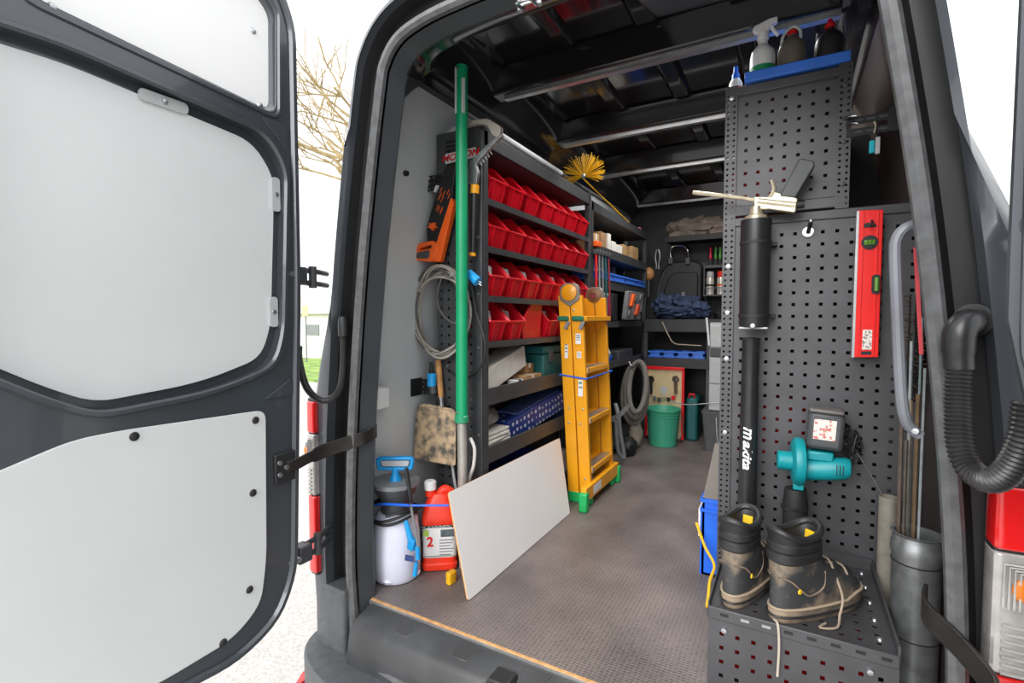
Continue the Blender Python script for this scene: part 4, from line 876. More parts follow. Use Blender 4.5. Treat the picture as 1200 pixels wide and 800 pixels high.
MB().bx(X0, XR, PY_, 2.42, 1.318, 1.322).build('middle_shelf', PEGM, cbn, smooth=False)
MB().bx(X0, XR, 2.42, 2.424, 0, 1.75).build('back_plate', BLK, cbn, smooth=False)
for z in (.5, .9): MB().bx(X0, XR, PY_ + .01, 2.42, z, z + .004).build('inner_shelf', PEGM, cbn, smooth=False)
p = px(1020, 143, y=PY_)
for dz in (.018, -.018):
    wbk = MB().bx(XU - .005, XU + .11, PY_ - .012, PY_ - .008, p.z + dz - .012 - .01, p.z + dz + .012 - .01).build('wall_bracket', BLK, cbn, bevel=.002)
    for k in range(3): MB().bx(XU + .015 + k * .03, XU + .035 + k * .03, PY_ - .0135, PY_ - .0115, p.z + dz - .013, p.z + dz - .007).build('bracket_slot', DGREY, wbk, smooth=False)
MB().bx(XU + .095, XU + .165, PY_ - .014, PY_ - .006, p.z - .04, p.z + .035).build('bracket_foot', BLK, cbn, bevel=.003)
# red things seen through the holes
for nm, x0, x1, y0, y1, z0, z1 in (('behind the upper perforated plate', -.19, -.02, 1.93, 2.2, 1.326, 1.53), ('low in the cabinet behind the plates', -.18, .05, 1.95, 2.25, .505, .72)):
    rc = thing('red_case', 'red case seen only through the holes, ' + nm, 'case', ((x0 + x1) / 2, (y0 + y1) / 2, z0))
    MB().bx(x0, x1, y0, y1, z0, z1).build('case_body', REDP, rc, bevel=.01); MB().tube([(x0 + .03, (y0 + y1) / 2, z1), (x0 + .03, (y0 + y1) / 2, z1 + .025), (x1 - .03, (y0 + y1) / 2, z1 + .025), (x1 - .03, (y0 + y1) / 2, z1)], .006, 6).build('handle', BLK, rc)

# ---- step box in front
SB0, SB1, SF, SZ_ = -.178, .237, 1.405, .22
sb = thing('perforated_step', 'dark perforated steel step box carrying the work boots', 'step', ((SB0 + SB1) / 2, 1.64, 0))
MB().peg(SB0, SB1, .0, SZ_ - .03, 0, .002, XZ(SF), .0385, .0105, .02).build('front_plate', PEGM, sb, smooth=False)
MB().bx(SB0, SB1, SF - .004, SF + .004, SZ_ - .03, SZ_ + .002).build('front_rail', PEGM, sb, bevel=.002)
MB().peg(SB0, SB1, SF + .004, PY_ - .012, 0, .002, XY(SZ_ - .006), .0385, .0105, .03).build('top_plate', PEGM, sb, smooth=False)
MB().bx(SB1 - .004, SB1 + .002, SF, PY_ - .012, SZ_ - .03, SZ_ + .022).build('side_rail', PEGM, sb, bevel=.001)
MB().bx(SB0 - .002, SB0 + .002, SF, PY_ - .012, SZ_ - .03, SZ_ + .012).build('side_rail', PEGM, sb, bevel=.001)
MB().bx(SB0, SB1, PY_ - .016, PY_ - .012, SZ_ - .03, SZ_ + .03).build('back_rail', PEGM, sb, smooth=False)
for x in (SB0, SB1 - .002): MB().peg(SF + .004, PY_ - .012, 0, SZ_ - .03, 0, .002, YZ(x), .0385, .0105, .02).build('side_plate', PEGM, sb, smooth=False)
for x in (SB0 + .04, SB1 - .055): MB().lathe([(.001, 0), (.009, 0), (.007, .006), (.001, .007)], (x, SF, SZ_ - .055), (0, -1, 0), 10).build('bolt', ZINC, sb)
for k in range(5): MB().lathe([(.001, 0), (.008, 0), (.006, .005), (.001, .006)], (SB1 - .03, SF + .06 + k * .09, SZ_ - .004), (0, 0, 1), 10).build('bolt', ZINC, sb)
for k in range(8):
    x = SB0 + .03 + k * .05; MB().bx(x, x + .02, SF - .0055, SF - .0035, SZ_ - .016, SZ_ - .009).build('slot', ZINC if k in (1, 2) else BLK, sb, smooth=False)
rc = thing('red_case', 'red toolbox inside the step box, seen through its front holes', 'toolbox', (.03, 1.55, .0))
MB().bx(SB0 + .02, SB1 - .03, SF + .05, 1.75, .003, .165).build('case_body', REDP, rc, bevel=.008); MB().bx(-.03, .09, SF + .042, SF + .05, .1, .12).build('handle', BLK, rc, bevel=.003)

# ---- blue tray with bottles on top of the cabinet
bt = thing('bottle_tray', 'flat blue tray of bottles on top of the cabinet', 'tray', (-.02, 2.05, 1.79))
tz = 1.792
MB().bx(-.15, XU - .002, 1.872, 2.22, tz, tz + .006).build('tray_floor', BLUEL, bt, smooth=False)
for a in ((-.155, XU, 1.866, 1.874, tz, tz + .033), (-.155, XU, 2.218, 2.226, tz, tz + .033), (-.155, -.147, 1.866, 2.226, tz, tz + .033), (XU - .008, XU, 1.866, 2.226, tz, tz + .033)): MB().bx(*a).build('tray_rim', BLUEL, bt, bevel=.003)
zt = tz + .007
def at_top(u, yy): return Vector((px(u, 90, y=yy).x, yy, zt))
q = at_top(893, 1.92)
sb_ = thing('spray_bottle', 'white trigger spray bottle with a green band on the blue tray', 'bottle', q)
MB().lathe([(.001, 0), (.037, 0), (.039, .006), (.039, .04), (.0385, .085), (.034, .105), (.022, .12), (.015, .128), (.015, .148), (.001, .148)], q, n=22).build('bottle', WHT, sb_)
MB().lathe([(.0394, .012), (.0396, .012), (.0396, .05), (.0394, .05)], q, n=22).build('green_band', mat('label green deep', '#1a8f5a', .5), sb_)
MB().lathe([(.017, .143), (.018, .145), (.018, .163), (.013, .166), (.001, .166)], q, n=16).build('cap_ring', WHT, sb_)
hd_ = [(-.034, .178), (-.02, .166), (.012, .164), (.026, .186), (.045, .192), (.046, .208), (.02, .206), (-.03, .19)]
MB().prism(rounded([(a, b_) for a, b_ in hd_], .004, 2), -.012, .012, lambda a, b_, t_: q + Vector((a * .95, t_ + a * .1, b_))).build('trigger_head', WHT, sb_, bevel=.004)
MB().tube(spline([q + Vector((.025, 0, .185)), q + Vector((.034, .002, .165)), q + Vector((.046, .004, .15))], 4), .006, 8).build('trigger', WHT, sb_)
def jug(name, label, q, m, capm, r, h):
    j = thing(name, label, 'bottle', q)
    MB().lathe([(.001, 0), (r * .95, 0), (r, .008), (r, h * .55), (r * .85, h * .68), (r * .45, h * .8), (r * .3, h * .83), (r * .3, h * .9), (.001, h * .9)], q, n=20).build('body', m, j)
    MB().lathe([(r * .36, h * .86), (r * .36, h * .94), (r * .26, h * .97), (r * .16, h * 1.05), (.001, h * 1.06)], q, n=14).build('cap', capm, j)
    return j
jg = jug('cleaner_jug', 'dull brown bottle with a red cap beside the spray bottle', at_top(927, 1.923), mat('jug brown', '#6d665a', .5), REDP, .042, .16)
q2_ = at_top(927, 1.923)
MB().tube(spline([q2_ + Vector((-.03, -.01, .09)), q2_ + Vector((-.026, -.02, .13)), q2_ + Vector((0, -.02, .155)), q2_ + Vector((.022, -.02, .14)), q2_ + Vector((.025, -.015, .11))], 5), .005, 8).build('wire_bail', LGREY, jg)
jug('oil_bottle', 'black oil bottle with a red spout at the right of the tray', at_top(971, 1.923), mat('jug black', '#2a292a', .4), REDP, .042, .15)
q3 = at_top(952, 2.02); tag(MB().tube([q3, q3 + Vector((.012, 0, .17))], .004, 8).build('steel_rod', CHROME), 'thin bright rod standing between the two red-capped bottles', 'rod')
q4 = at_top(982, 2.0)
t_ = thing('steel_whisk', 'bunch of bright wires standing behind the black oil bottle', 'whisk', q4)
for k in range(5): MB().tube(spline([q4, q4 + Vector((.012 * (k - 2), .006 * (k % 2), .1)), q4 + Vector((.008 * (k - 2), 0, .165))], 4), .0025, 6).build('wire', ZINC, t_)
q5 = Vector((px(862, 100, y=1.98).x, 1.98, 1.757))
gb = thing('glue_bottle', 'small white bottle with blue cap left of the spray bottle', 'bottle', q5)
MB().lathe([(.001, 0), (.022, 0), (.022, .085), (.014, .1), (.001, .1)], q5, n=16).build('body', WHT, gb)
MB().lathe([(.0224, .03), (.0226, .03), (.0226, .07), (.0224, .07)], q5, n=16).build('label', mat('label red blue', '#c42b35', .5, 0, 0, 18, hex2='#2a3f96', lo=.5, hi=.52), gb)
MB().lathe([(.013, .1), (.013, .115), (.008, .125), (.007, .145), (.001, .147)], q5, n=12).build('cap', BLUE, gb)

# ---- foam gun in its tube holder
YG = 1.80; gx = px(885, 300, y=YG).x
hl = thing('gun_holder', 'black tube holder fixed to the perforated plate, foam gun standing in it', 'holder', (gx, YG, px(885, 385, y=YG).z))
z0, z1 = px(885, 383, y=YG).z, px(885, 258, y=YG).z
MB().lathe([(.001, z0), (.042, z0), (.045, z0 + .01), (.0455, z1), (.042, z1), (.041, z0 + .02), (.001, z0 + .02)], (gx, YG, 0), n=24).build('tube', BLKG, hl)
for v in (285, 370):
    z = px(885, v, y=YG).z; MB().lathe([(.0455, z - .004), (.0475, z - .004), (.0475, z + .006), (.0455, z + .006)], (gx, YG, 0), n=24).build('band', BLK, hl)
    MB().bx(gx - .03, gx + .06, YG + .04, PY_ - .001, z - .006, z + .006).build('band_clip', BLK, hl, smooth=False)
MB().lathe([(.001, 0), (.009, 0), (.007, .005), (.001, .006)], (gx, YG - .044, z0 + .004), (0, -1, 0), 10).build('bolt', ZINC, hl)
MB().bx(gx - .042, gx + .042, YG - .03, YG + .03, z0 - .006, z0).build('base_clip', LGREY, hl, bevel=.002)
BRASS = mat('dirty nickel', '#c2b79f', .35, .55, .15, 30)
fg = thing('foam_gun', 'foam dispensing gun with a long nozzle and black grip in the tube holder', 'gun', (gx, YG, z1))
gpnt = lambda u, v: px(u, v, y=YG)
MB().tube([gpnt(812, 225.5), gpnt(816, 226), gpnt(870, 232), gpnt(892, 236)], [.006, .0075, .0065, .008], 10).build('nozzle_tube', BRASS, fg)
MB().tube([gpnt(888, 236), gpnt(932, 241)], .015, 12).build('barrel', BRASS, fg)
MB().lathe([(.03, 0), (.034, .004), (.034, .014), (.02, .02), (.018, .045), (.001, .046)], (gx, YG, z1 - .002), n=14).build('screw_basket', BRASS, fg)
MB().prism([(gpnt(u, v).x, gpnt(u, v).z) for u, v in rounded([(883, 231), (905, 231), (907, 225), (935, 233), (932, 250), (902, 246), (884, 246)], 2, 2)], -.012, .012, XZ(YG)).build('frame', BRASS, fg, bevel=.003)
MB().tube(spline([gpnt(900, 234), gpnt(905, 228), gpnt(907, 220), gpnt(904, 211)], 4), [.008] * 5 + [.007] * 4 + [.006] * 4, 8).build('trigger', BRASS, fg)
MB().prism([(gpnt(u, v).x, gpnt(u, v).z) for u, v in rounded([(913, 231), (937, 186), (954, 190), (955, 195), (932, 233)], 3, 3)], -.014, .014, XZ(YG)).build('grip', DGREY, fg, bevel=.006)
MB().tube([gpnt(932, 240), gpnt(943, 239)], .012, 12).build('adjuster_knob', BLK, fg)

# ---- black blower pipe with white lettering
YB = 1.815; pb0, pb1 = px(875, 608, y=YB), px(880, 396, y=YB)
bp_ = thing('blower_pipe', 'long black blower pipe with white lettering hung on the plate', 'pipe', pb0)
dirp = (pb1 - pb0).normalized()
MB().tube([pb0, pb0 + dirp * .018, pb0 + dirp * .02, pb0 * .75 + pb1 * .25, pb0 * .2 + pb1 * .8, pb1 - dirp * .008, pb1], [.032, .032, .029, .0285, .0265, .027, .031], 24).build('pipe', BLKG, bp_)
MB().tube([pb1 - dirp * .002, pb1 + dirp * .001], [.026, .0265], 24).build('mouth', BLK, bp_)
MB().tube([pb0 + dirp * .022, pb0 + dirp * .034], .0315, 24).build('ring', BLK, bp_)
tv, tf = text_mesh('akita', .040, .3, .0011, .0004, 1.28); tv = [p + Vector((.019, 0, 0)) for p in tv]
tv2, tf2 = text_mesh('m', .052, .3, .0012, .0004, 1.0); tv2 = [p + Vector((-.056, .004, 0)) for p in tv2]
tf = tf + [[i + len(tv) for i in f] for f in tf2]; tv = tv + tv2
cen = px(876, 524, y=YB); right = Vector((1, 0, 0)); r_ = .0288
def wrap(p):       # text x runs down the pipe, text y runs to the right
    a = p.y / r_ + .02; return Vector((cen.x + (cen.z - p.x - cen.z) * -.0 + r_ * math.sin(a) - (p.x) * dirp.x, YB - (r_ + .0006 + p.z) * math.cos(a), cen.z - p.x * .98))
MB().add([wrap(p) for p in tv], tf).build('lettering', WHT, bp_, smooth=False, label='white brand lettering')

# ---- teal blower with battery
YT = 1.80; T = lambda u, v: px(u, v, y=YT)
bw_ = thing('cordless_blower', 'teal cordless blower with a grey battery hung on the perforated plate', 'blower', T(935, 575))
cf = T(935, 540)
MB().lathe([(.001, -.018), (.06, -.018), (.072, -.012), (.076, 0), (.072, .014), (.05, .02), (.001, .02)], cf, (1, .12, 0), 28).build('fan_housing', TEAL, bw_)
MB().lathe([(.03, 0), (.03, .04), (.027, .044), (.001, .046)], cf + Vector((-.014, 0, -.002)), (-1, -.12, 0), 20).build('intake', TEAL, bw_)
MB().loft([[T(u, 549) + Vector((0, math.cos(a) * r1, math.sin(a) * r1)) for a in [2 * math.pi * j / 18 for j in range(18)]] for u, r1 in ((940, .034), (955, .036), (975, .036), (990, .034), (996, .028), (998, .016))]).build('motor_housing', TEAL, bw_)
MB().box(T(961, 533), (.07, .05, .03)).build('handle_neck', TEAL, bw_, bevel=.006)
for k in range(3): MB().box(T(985, 548) + Vector((-.012 + .008 * k, -.036, 0)), (.002, .003, .03)).build('vent', BLK, bw_, smooth=False)
MB().bx(cf.x - .012, cf.x + .018, YT - .02, YT + .02, cf.z - .088, cf.z - .068).build('outlet_tab', TEAL, bw_, bevel=.003)
bt_ = MB().box(T(967, 503), (.096, .075, .118), (0, R(3), 0)).build('battery', DGREY, bw_, bevel=.014)
MB().box(T(967, 501) + Vector((-.003, -.0385, 0)), (.058, .001, .062), (0, R(3), 0)).build('battery_label', mat('battery label', '#d9d5d0', .5, 0, 0, 90, hex2='#c06a60', lo=.55, hi=.62), bt_, smooth=False)
MB().box(T(968, 480) + Vector((0, -.01, 0)), (.09, .07, .012), (0, R(3), 0)).build('battery_top', mat('battery top', '#6a6665', .5), bt_, bevel=.005)
pn = thing('blower_nozzle', 'short black nozzle tube hanging below the teal blower', 'nozzle', T(932, 660))
MB().tube([T(932, 572), T(932, 590), T(930, 655)], [.03, .036, .034], 20).build('tube', BLK, pn)
for v in (592, 620): MB().tube([T(931, v), T(931, v + 3)], .039, 20).build('ring', BLKG, pn)
# wire brush knot beside it
wk = thing('wire_knot', 'dark tangle of wire on the plate right of the blower', 'wire', px(1000, 525, y=1.84))
for k in range(10):
    a0 = px(992 + random.random() * 14, 508 + random.random() * 24, y=1.85)
    MB().tube(spline([a0 + Vector((random.uniform(-.02, .02), random.uniform(-.02, .02), random.uniform(-.03, .03))) for _ in range(5)], 4), .003, 5).build('strand', BLK, wk)
MB().tube(spline([px(1004, 530, y=1.84), px(1018, 552, y=1.83), px(1033, 578, y=1.82)], 5), .0012, 5).build('loose_end', STEEL, wk)

# ---- red spirit level
YL = 1.855
lvl = thing('spirit_level', 'red spirit level hanging on the perforated plate', 'level', px(1012, 417, y=YL))
c2 = lambda q: [(px(u, v, y=YL).x, px(u, v, y=YL).z) for u, v in q]
LRED = mat('level red', '#e8221f', .3, 0, .04, 8)
MB().prism(c2([(1004, 248), (1034, 247), (1028, 418), (997, 418)]), -.022, .0, XZ(YL)).build('body', LRED, lvl, bevel=.002)
MB().prism(c2([(1003, 249), (1006, 249), (1000, 418), (997, 418)]), -.024, .001, XZ(YL)).build('edge', ALU, lvl, smooth=False)
for a, b_ in ((1010, 1012), (1027, 1029)):
    MB().prism(c2([(a, 250), (b_, 250), (b_ - 6, 416), (a - 6, 416)]), -.0255, -.021, XZ(YL)).build('rib', LRED, lvl, bevel=.0008)
p = px(1019, 284, y=YL - .022)
MB().lathe([(.012, 0), (.021, 0), (.021, .005), (.012, .006)], p, (0, -1, 0), 22).build('vial_ring', BLK, lvl)
VG = mat('vial green', '#5a8f2a', .15, 0, .1, 20, coat=1)
MB().box(p + Vector((0, -.003, 0)), (.028, .008, .016)).build('vial', VG, lvl, bevel=.003)
for d in (-.005, .005): MB().box(p + Vector((d, -.0075, 0)), (.0012, .001, .016)).build('vial_line', BLK, lvl, smooth=False)
p = px(1027, 333, y=YL - .022)
MB().prism(rounded([(-.012, -.028), (.008, -.03), (.008, .03), (-.012, .028)], .008, 3), 0, .006, lambda a, b_, t_, p=p: p + Vector((a, -t_, b_))).build('side_vial_frame', BLK, lvl)
MB().tube([p + Vector((0, -.006, -.02)), p + Vector((0, -.006, .02))], .006, 10).build('vial', VG, lvl)
p = px(1019, 264, y=YL - .022)
MB().prism(rounded([(-.02, -.006), (.02, -.006), (.012, .008), (-.012, .008)], .005, 3), 0, .002, lambda a, b_, t_, p=p: p + Vector((a, -t_, b_))).build('hang_hole', BLK, lvl)
MB().tube(spline([p + Vector((0, .02, .016)), p + Vector((.004, -.008, .012)), p + Vector((.004, -.016, .0)), p + Vector((-.002, -.022, -.006))], 4), .004, 8).build('hook', CHROME, lvl)
MB().prism(c2([(1010, 386), (1021, 386), (1020, 409), (1009, 409)]), -.0232, -.022, XZ(YL)).build('bar_code', mat('bar code', '#e6e0da', .5, 0, 0, 200, hex2='#8a817a', lo=.5, hi=.52), lvl, smooth=False)
MB().prism(c2([(1008, 411), (1020, 411), (1020, 415), (1008, 415)]), -.0232, -.022, XZ(YL)).build('end_mark', BLK, lvl, smooth=False)
# spare hook on the plate
q = px(947, 272, y=PY_ - .004)
hk = thing('plate_hook', 'chrome hook with a black arm between the gun and the level', 'hook', q)
MB().lathe([(.001, 0), (.016, 0), (.016, .004), (.001, .005)], q, (0, -1, 0), 18).build('washer', CHROME, hk)
MB().tube([q + Vector((0, -.004, 0)), q + Vector((.006, -.045, .025))], [.007, .006], 10).build('arm', BLK, hk)
MB().ball(q + Vector((.006, -.047, .028)), .007).build('tip', ZINC, hk)
# key fob
q = px(1024, 160, y=PY_ - .02)
kf = thing('key_fob', 'turquoise key fob hanging from the bracket by the right jamb', 'key fob', q - Vector((0, 0, .06)))
MB().tube(spline([q + Vector((0, 0, .045)), q + Vector((.004, 0, .03)), q + Vector((0, 0, .01))], 4), .0025, 6).build('chain', BRASS, kf)
MB().box(q + Vector((-.004, 0, -.03)), (.014, .012, .038)).build('fob', mat('fob turquoise', '#22b4cc', .35), kf, bevel=.003); MB().box(q + Vector((.010, 0, -.028)), (.012, .01, .05)).build('tag', LGREY, kf, bevel=.002)
for k in range(2): tag(MB().tube(spline([px(988 + 3 * k, 139 + 8 * k, y=PY_ - .012), px(996 + 3 * k, 136 + 8 * k, y=PY_ - .03), px(1004 + 2 * k, 135 + 9 * k, y=PY_ - .035)], 4), .004, 7).build('snap_hook', CHROME), '%s bright snap hook beside the upper perforated plate' % ('upper' if k == 0 else 'lower'), 'hook')

# ---- work boots
def boot(name, label, base, rz, lace=False):
    b_ = thing(name, label, 'boot', base, (0, 0, rz), 'muddy black work boots')
    LEA = mat('boot leather', '#38393b', .5, 0, hex2='#94836f', scale=13, lo=.48, hi=.7, bump=.3, detail=8)
    LEAD = mat('boot collar', '#242426', .5, 0, .2, 25, bump=.15)
    SOLE = mat('boot sole', '#8c7a68', .8, 0, hex2='#4a443f', scale=14, lo=.4, hi=.7, bump=.4, detail=8)
    n_ = 24
    def ringb(z, back, front, wh, wt):
        o = []
        for j in range(n_):
            a = 2 * math.pi * j / n_; c_, s_ = math.cos(a), math.sin(a)
            x = (back + front) / 2 + (front - back) / 2 * math.copysign(abs(c_) ** .75, c_)
            f = (x - back) / (front - back); wd = wh + (wt - wh) * f
            o.append(Vector((x, wd * math.copysign(abs(s_) ** .8, s_), z(x) if callable(z) else z)))
        return o
    MB().loft([ringb(0, -.05, .25, .038, .05), ringb(.006, -.054, .256, .04, .054), ringb(lambda x: .03 + (.012 if x > .18 else 0), -.056, .258, .041, .055), ringb(lambda x: .036 + (.012 if x > .18 else 0), -.052, .254, .038, .052)]).build('sole', SOLE, b_, local=True)
    MB().loft([ringb(.034, -.052, .252, .038, .051), ringb(lambda x: .06 + (.004 if x > .1 else 0), -.052, .25, .039, .05), ringb(.085, -.05, .225, .040, .047), ringb(lambda x: .102, -.05, .18, .041, .044), ringb(.12, -.05, .135, .042, .042), ringb(.145, -.05, .10, .043, .041), ringb(.16, -.05, .092, .043, .041)], cap=False).build('upper', LEA, b_, local=True)
    for k, (za, zb) in enumerate(((.154, .182), (.182, .208))):
        MB().loft([ringb(za, -.05, .09, .042, .04), ringb(za + .006, -.056, .096, .047, .045), ringb(zb - .006, -.056, .096, .047, .045), ringb(zb, -.05, .09, .042, .04)], cap=False).build('padded_band', LEAD, b_, local=True)
    zc = lambda x: .203 + .022 * ((x - .02) / .07) ** 2
    MB().loft([ringb(.204, -.05, .09, .042, .04), ringb(lambda x: zc(x) + .008, -.056, .097, .046, .044), ringb(lambda x: zc(x) + .022, -.05, .092, .041, .039), ringb(lambda x: zc(x) + .008, -.042, .082, .034, .032), ringb(.17, -.042, .08, .034, .032), ringb(.05, -.04, .08, .032, .032)], cap=False).build('collar', LEAD, b_, local=True)
    MB().tube([p for p in ringb(lambda x: zc(x) + .014, -.051, .091, .0405, .039)], .0095, 8, closed=True).build('collar_roll', LEAD, b_, local=True)
    MB().loft([[Vector((.078 + .012 * t_, w_ * (.026 - .004 * t_), .14 + .105 * t_)) for w_ in (-1, -.5, 0, .5, 1)] for t_ in (0, .5, 1)], cap=False, closed=False).build('tongue', LEAD, b_, local=True)
    MB().box((.072, -.002, .205), (.003, .026, .03), (0, R(8), 0)).build('size_tag', mat('boot tag', '#e0b81e', .6), b_, local=True, smooth=False, label='yellow size tag')
    for k in range(5):
        x0 = .095 + k * .028; z_ = .148 - k * .014
        MB().tube(spline([(x0, -.032, z_ - .012), (x0 + .01, -.012, z_ + .0), (x0 + .012, .012, z_ + .0), (x0, .032, z_ - .012)], 3), .003, 6).build('lace', mat('lace tan', '#9c8d7c', .8) if k % 2 else BLK, b_, local=True)
    MB().tube([p * 1.0 for p in ringb(lambda x: .037 + (.012 if x > .18 else 0), -.0545, .2565, .0405, .0545)], .0035, 6, closed=True).build('welt', mat('welt tan', '#a08f7a', .8), b_, local=True)
    MB().tube([p for p in ringb(lambda x: .018, -.0575, .2595, .0425, .0565)], .003, 6, closed=True).build('sole_groove', LEAD, b_, local=True)
    for s_ in (-1, 1): MB().tube(spline([(-.05, s_ * .012, .12), (-.03, s_ * .034, .115), (0, s_ * .0385, .09), (.03, s_ * .041, .07), (.075, s_ * .043, .085), (.085, s_ * .038, .125)], 4), .0022, 6).build('side_seam', SOLE, b_, local=True)
    MB().lathe([(.001, 0), (.007, 0), (.006, .002), (.001, .003)], (-.01, -.0438, .09), (0, -1, 0), 10).build('badge', mat('badge yellow', '#e6bf1f', .5), b_, local=True)
    if lace: MB().tube(spline([(.13, -.03, .11), (.12, -.062, .06), (.1, -.07, .02), (.07, -.085, .004), (.03, -.07, .004), (.06, -.062, .004)], 5), .003, 6).build('loose_lace', mat('lace tan', '#9c8d7c', .8), b_, local=True)
    return b_
ba = px(865, 700, z=SZ_); bb_ = px(935, 716, z=SZ_)
zs = SZ_ - .003
boot('work_boot', 'muddy black work boot standing nearer the aisle edge of the step', (ba.x - .005, 1.475, zs), R(74))
boot('work_boot', 'muddy black work boot with loose lace, right one on the step', (.008, 1.462, zs), R(50), True)
tag(MB().tube(spline([(-.02, 1.412, SZ_ + .006), (-.012, SF - .009, SZ_ + .004), (-.008, SF - .012, SZ_ - .05), (-.01, SF - .010, SZ_ - .13)], 5), .0032, 7).build('boot_lace', mat('lace pale', '#b4aa9c', .8)), 'pale lace end hanging over the front edge of the step', 'lace')

# ---- galvanised pipe full of rods
gq = Vector((SB1 + .062, 1.62, 0)); gr_ = .052; gz = px(1062, 630, y=1.57).z
gpz_ = thing('galvanised_pipe', 'grey galvanised downpipe standing beside the step, holding rods', 'pipe', gq)
MB().lathe([(.001, 0), (gr_, .0), (gr_, gz - .06), (gr_ + .004, gz - .05), (gr_ + .004, gz - .03), (gr_, gz - .02), (gr_, gz - .006), (gr_ + .005, gz), (gr_ - .002, gz + .001), (gr_ - .005, gz - .02), (gr_ - .005, .006), (.001, .006)], gq, n=26).build('tube', STEEL, gpz_)
for v in (664, 752): MB().lathe([(gr_ + .0005, -.002), (gr_ + .003, 0), (gr_ + .0005, .002)], Vector((gq.x, gq.y, px(1062, v, y=1.57).z)), n=20, cap=False).build('tie_wire', BLK, gpz_)
rodspec = [(1037, 372, .0035, 'blue grey', '#8fa3a8', 1.60), (1040, 400, .0045, 'pale steel', '#b5bcc0', 1.59), (1046, 470, .006, 'threaded rusty', '#8a7a68', 1.60), (1053, 490, .006, 'brown', '#6e6056', 1.61), (1059, 505, .007, 'threaded grey', '#8d8a84', 1.62), (1066, 512, .006, 'dark twisted', '#58514a', 1.64), (1070, 460, .006, 'dull bronze', '#7d6850', 1.63), (1050, 430, .004, 'light', '#a7b0b4', 1.58)]
for k, (u, v, r_, nm, hx_, yy) in enumerate(rodspec):
    an = R(95 + k * 24); dd = Vector((math.cos(an), math.sin(an), 0)); ht = px(u, v, y=yy).z; r0_ = .036 if k % 2 else .02; r_ = r_ * .8
    a = gq + dd * r0_ + Vector((0, 0, .012)); c_ = gq + dd * (r0_ + .003 * ht / gz) + Vector((-.03 * (ht > gz) * 0, 0, ht))
    if 'threaded' in nm or 'twisted' in nm:
        m_ = 150; pts = [a.lerp(c_, i / m_) for i in range(m_ + 1)]; mb = MB().tube(pts, [r_ * (1 if i % 2 else .8) for i in range(m_ + 1)], 6)
    else: mb = MB().tube([a, c_], r_, 7)
    tag(mb.build('metal_rod', mat('rod ' + nm, hx_, .4, .5, .15, 40)), nm + ' metal rod standing in the galvanised pipe', 'rod', 'rods in the galvanised pipe')
ct = Vector((SB1 + .03, 1.83, 0)); cz0, cz1 = .05, px(1030, 580, y=1.83).z
tag(MB().lathe([(.018, 0), (.024, 0), (.024, cz1), (.019, cz1), (.019, .01)], ct, n=16).build('grey_tube', mat('tube tan', '#8a847a', .6, 0, .15, 25)), 'tan grey tube standing behind the step beside the galvanised pipe', 'tube')
# ---- dark brush behind the handle
bk_ = thing('hand_brush', 'dark brown bristle brush hanging behind the grey grab handle', 'brush', px(1066, 470, y=1.80))
bq0, bq1 = px(1068, 470, y=1.80), px(1072, 345, y=1.80)
MB().tube([bq0, bq1], .012, 8).build('core', BLK, bk_)
for k in range(130):
    f = random.random(); p = bq0.lerp(bq1, f); a = random.uniform(0, 2 * math.pi); d = Vector((math.cos(a), math.sin(a), random.uniform(-.4, .4)))
    MB().tube([p, p + d * random.uniform(.028, .045)], [.0025, .001], 4).build('bristle', mat('bristle brown', '#4c3c30', .9), bk_, smooth=False)
# ---- blue crate beyond the panel, with yellow rope
b0 = px(825, 668, z=0)
bcr = crate('storage_crate', 'bright blue crate on the floor beside the perforated cabinet', -.285, -.222, 2.02, 2.40, 0.0, .30, BLUE)
MB().prism([(2.03, .30), (2.40, .30), (2.40, .44), (2.36, .44)], -.285, -.225, lambda a, b_, t_: Vector((t_, a, b_))).build('lid_flap', mat('crate lid', '#5d5750', .5), bcr, smooth=False)
rp2 = [px(816, 612, y=2.0), px(826, 640, y=1.97), px(837, 662, y=1.93), px(832, 680, y=1.86), px(830, 700, y=1.80), px(828, 712, y=1.76)]
rp2 = [Vector((min(p.x, -.222 if p.y > 1.85 else -.19), p.y, max(p.z, .006))) for p in rp2]
pp, rr = corrugated(rp2, .006, .012)
tag(MB().tube(pp, rr, 7).build('yellow_rope', mat('rope yellow', '#e0b21f', .7)), 'yellow rope hanging beside the bright blue crate', 'rope')
tag(MB().bx(-.302, -.294, 2.04, 2.12, .14, .25).build('paper_card', PAPER, smooth=False), 'white card on the side of the bright blue crate', 'card')

# ================================================================== BACK OF THE VAN
YK = 4.18
bs = thing('bulkhead_shelf', 'low dark shelf unit across the back with the navy jacket on it', 'shelf', (-.8, 4.35, 0))
zS1, zS2 = .99, .655
MB().bx(-1.08, -.44, YK, BY - .01, zS1 - .006, zS1).build('shelf_plate', RACK, bs, smooth=False); MB().bx(-1.08, -.44, YK - .004, YK + .004, zS1 - .1, zS1 + .004).build('front_rail', mat('rail dark', '#333336', .5), bs, bevel=.003)
MB().bx(-1.08, -.44, YK, BY - .01, zS2 - .006, zS2).build('shelf_plate', RACK, bs, smooth=False); MB().bx(-1.08, -.44, YK - .004, YK + .004, zS2 - .06, zS2 + .02).build('front_rail', MATS['rail dark'], bs, bevel=.003)
for x in (-1.08, -.58): MB().bx(x, x + .03, YK, YK + .03, 0, zS1).build('post', RACK, bs, smooth=False)
MB().bx(-1.08, -.44, BY - .03, BY - .02, .3, zS1 - .1).build('back_sheet', BLK, bs, smooth=False)
for k in range(4):
    x0 = -1.038 + k * .114
    crate('small_tray', 'blue tray, %s from the left on the lower bulkhead shelf' % ords[k], x0, x0 + .094, YK + .02, YK + .2, zS2 + .001, zS2 + .075, BLUEL, 'blue trays on the bulkhead shelf')
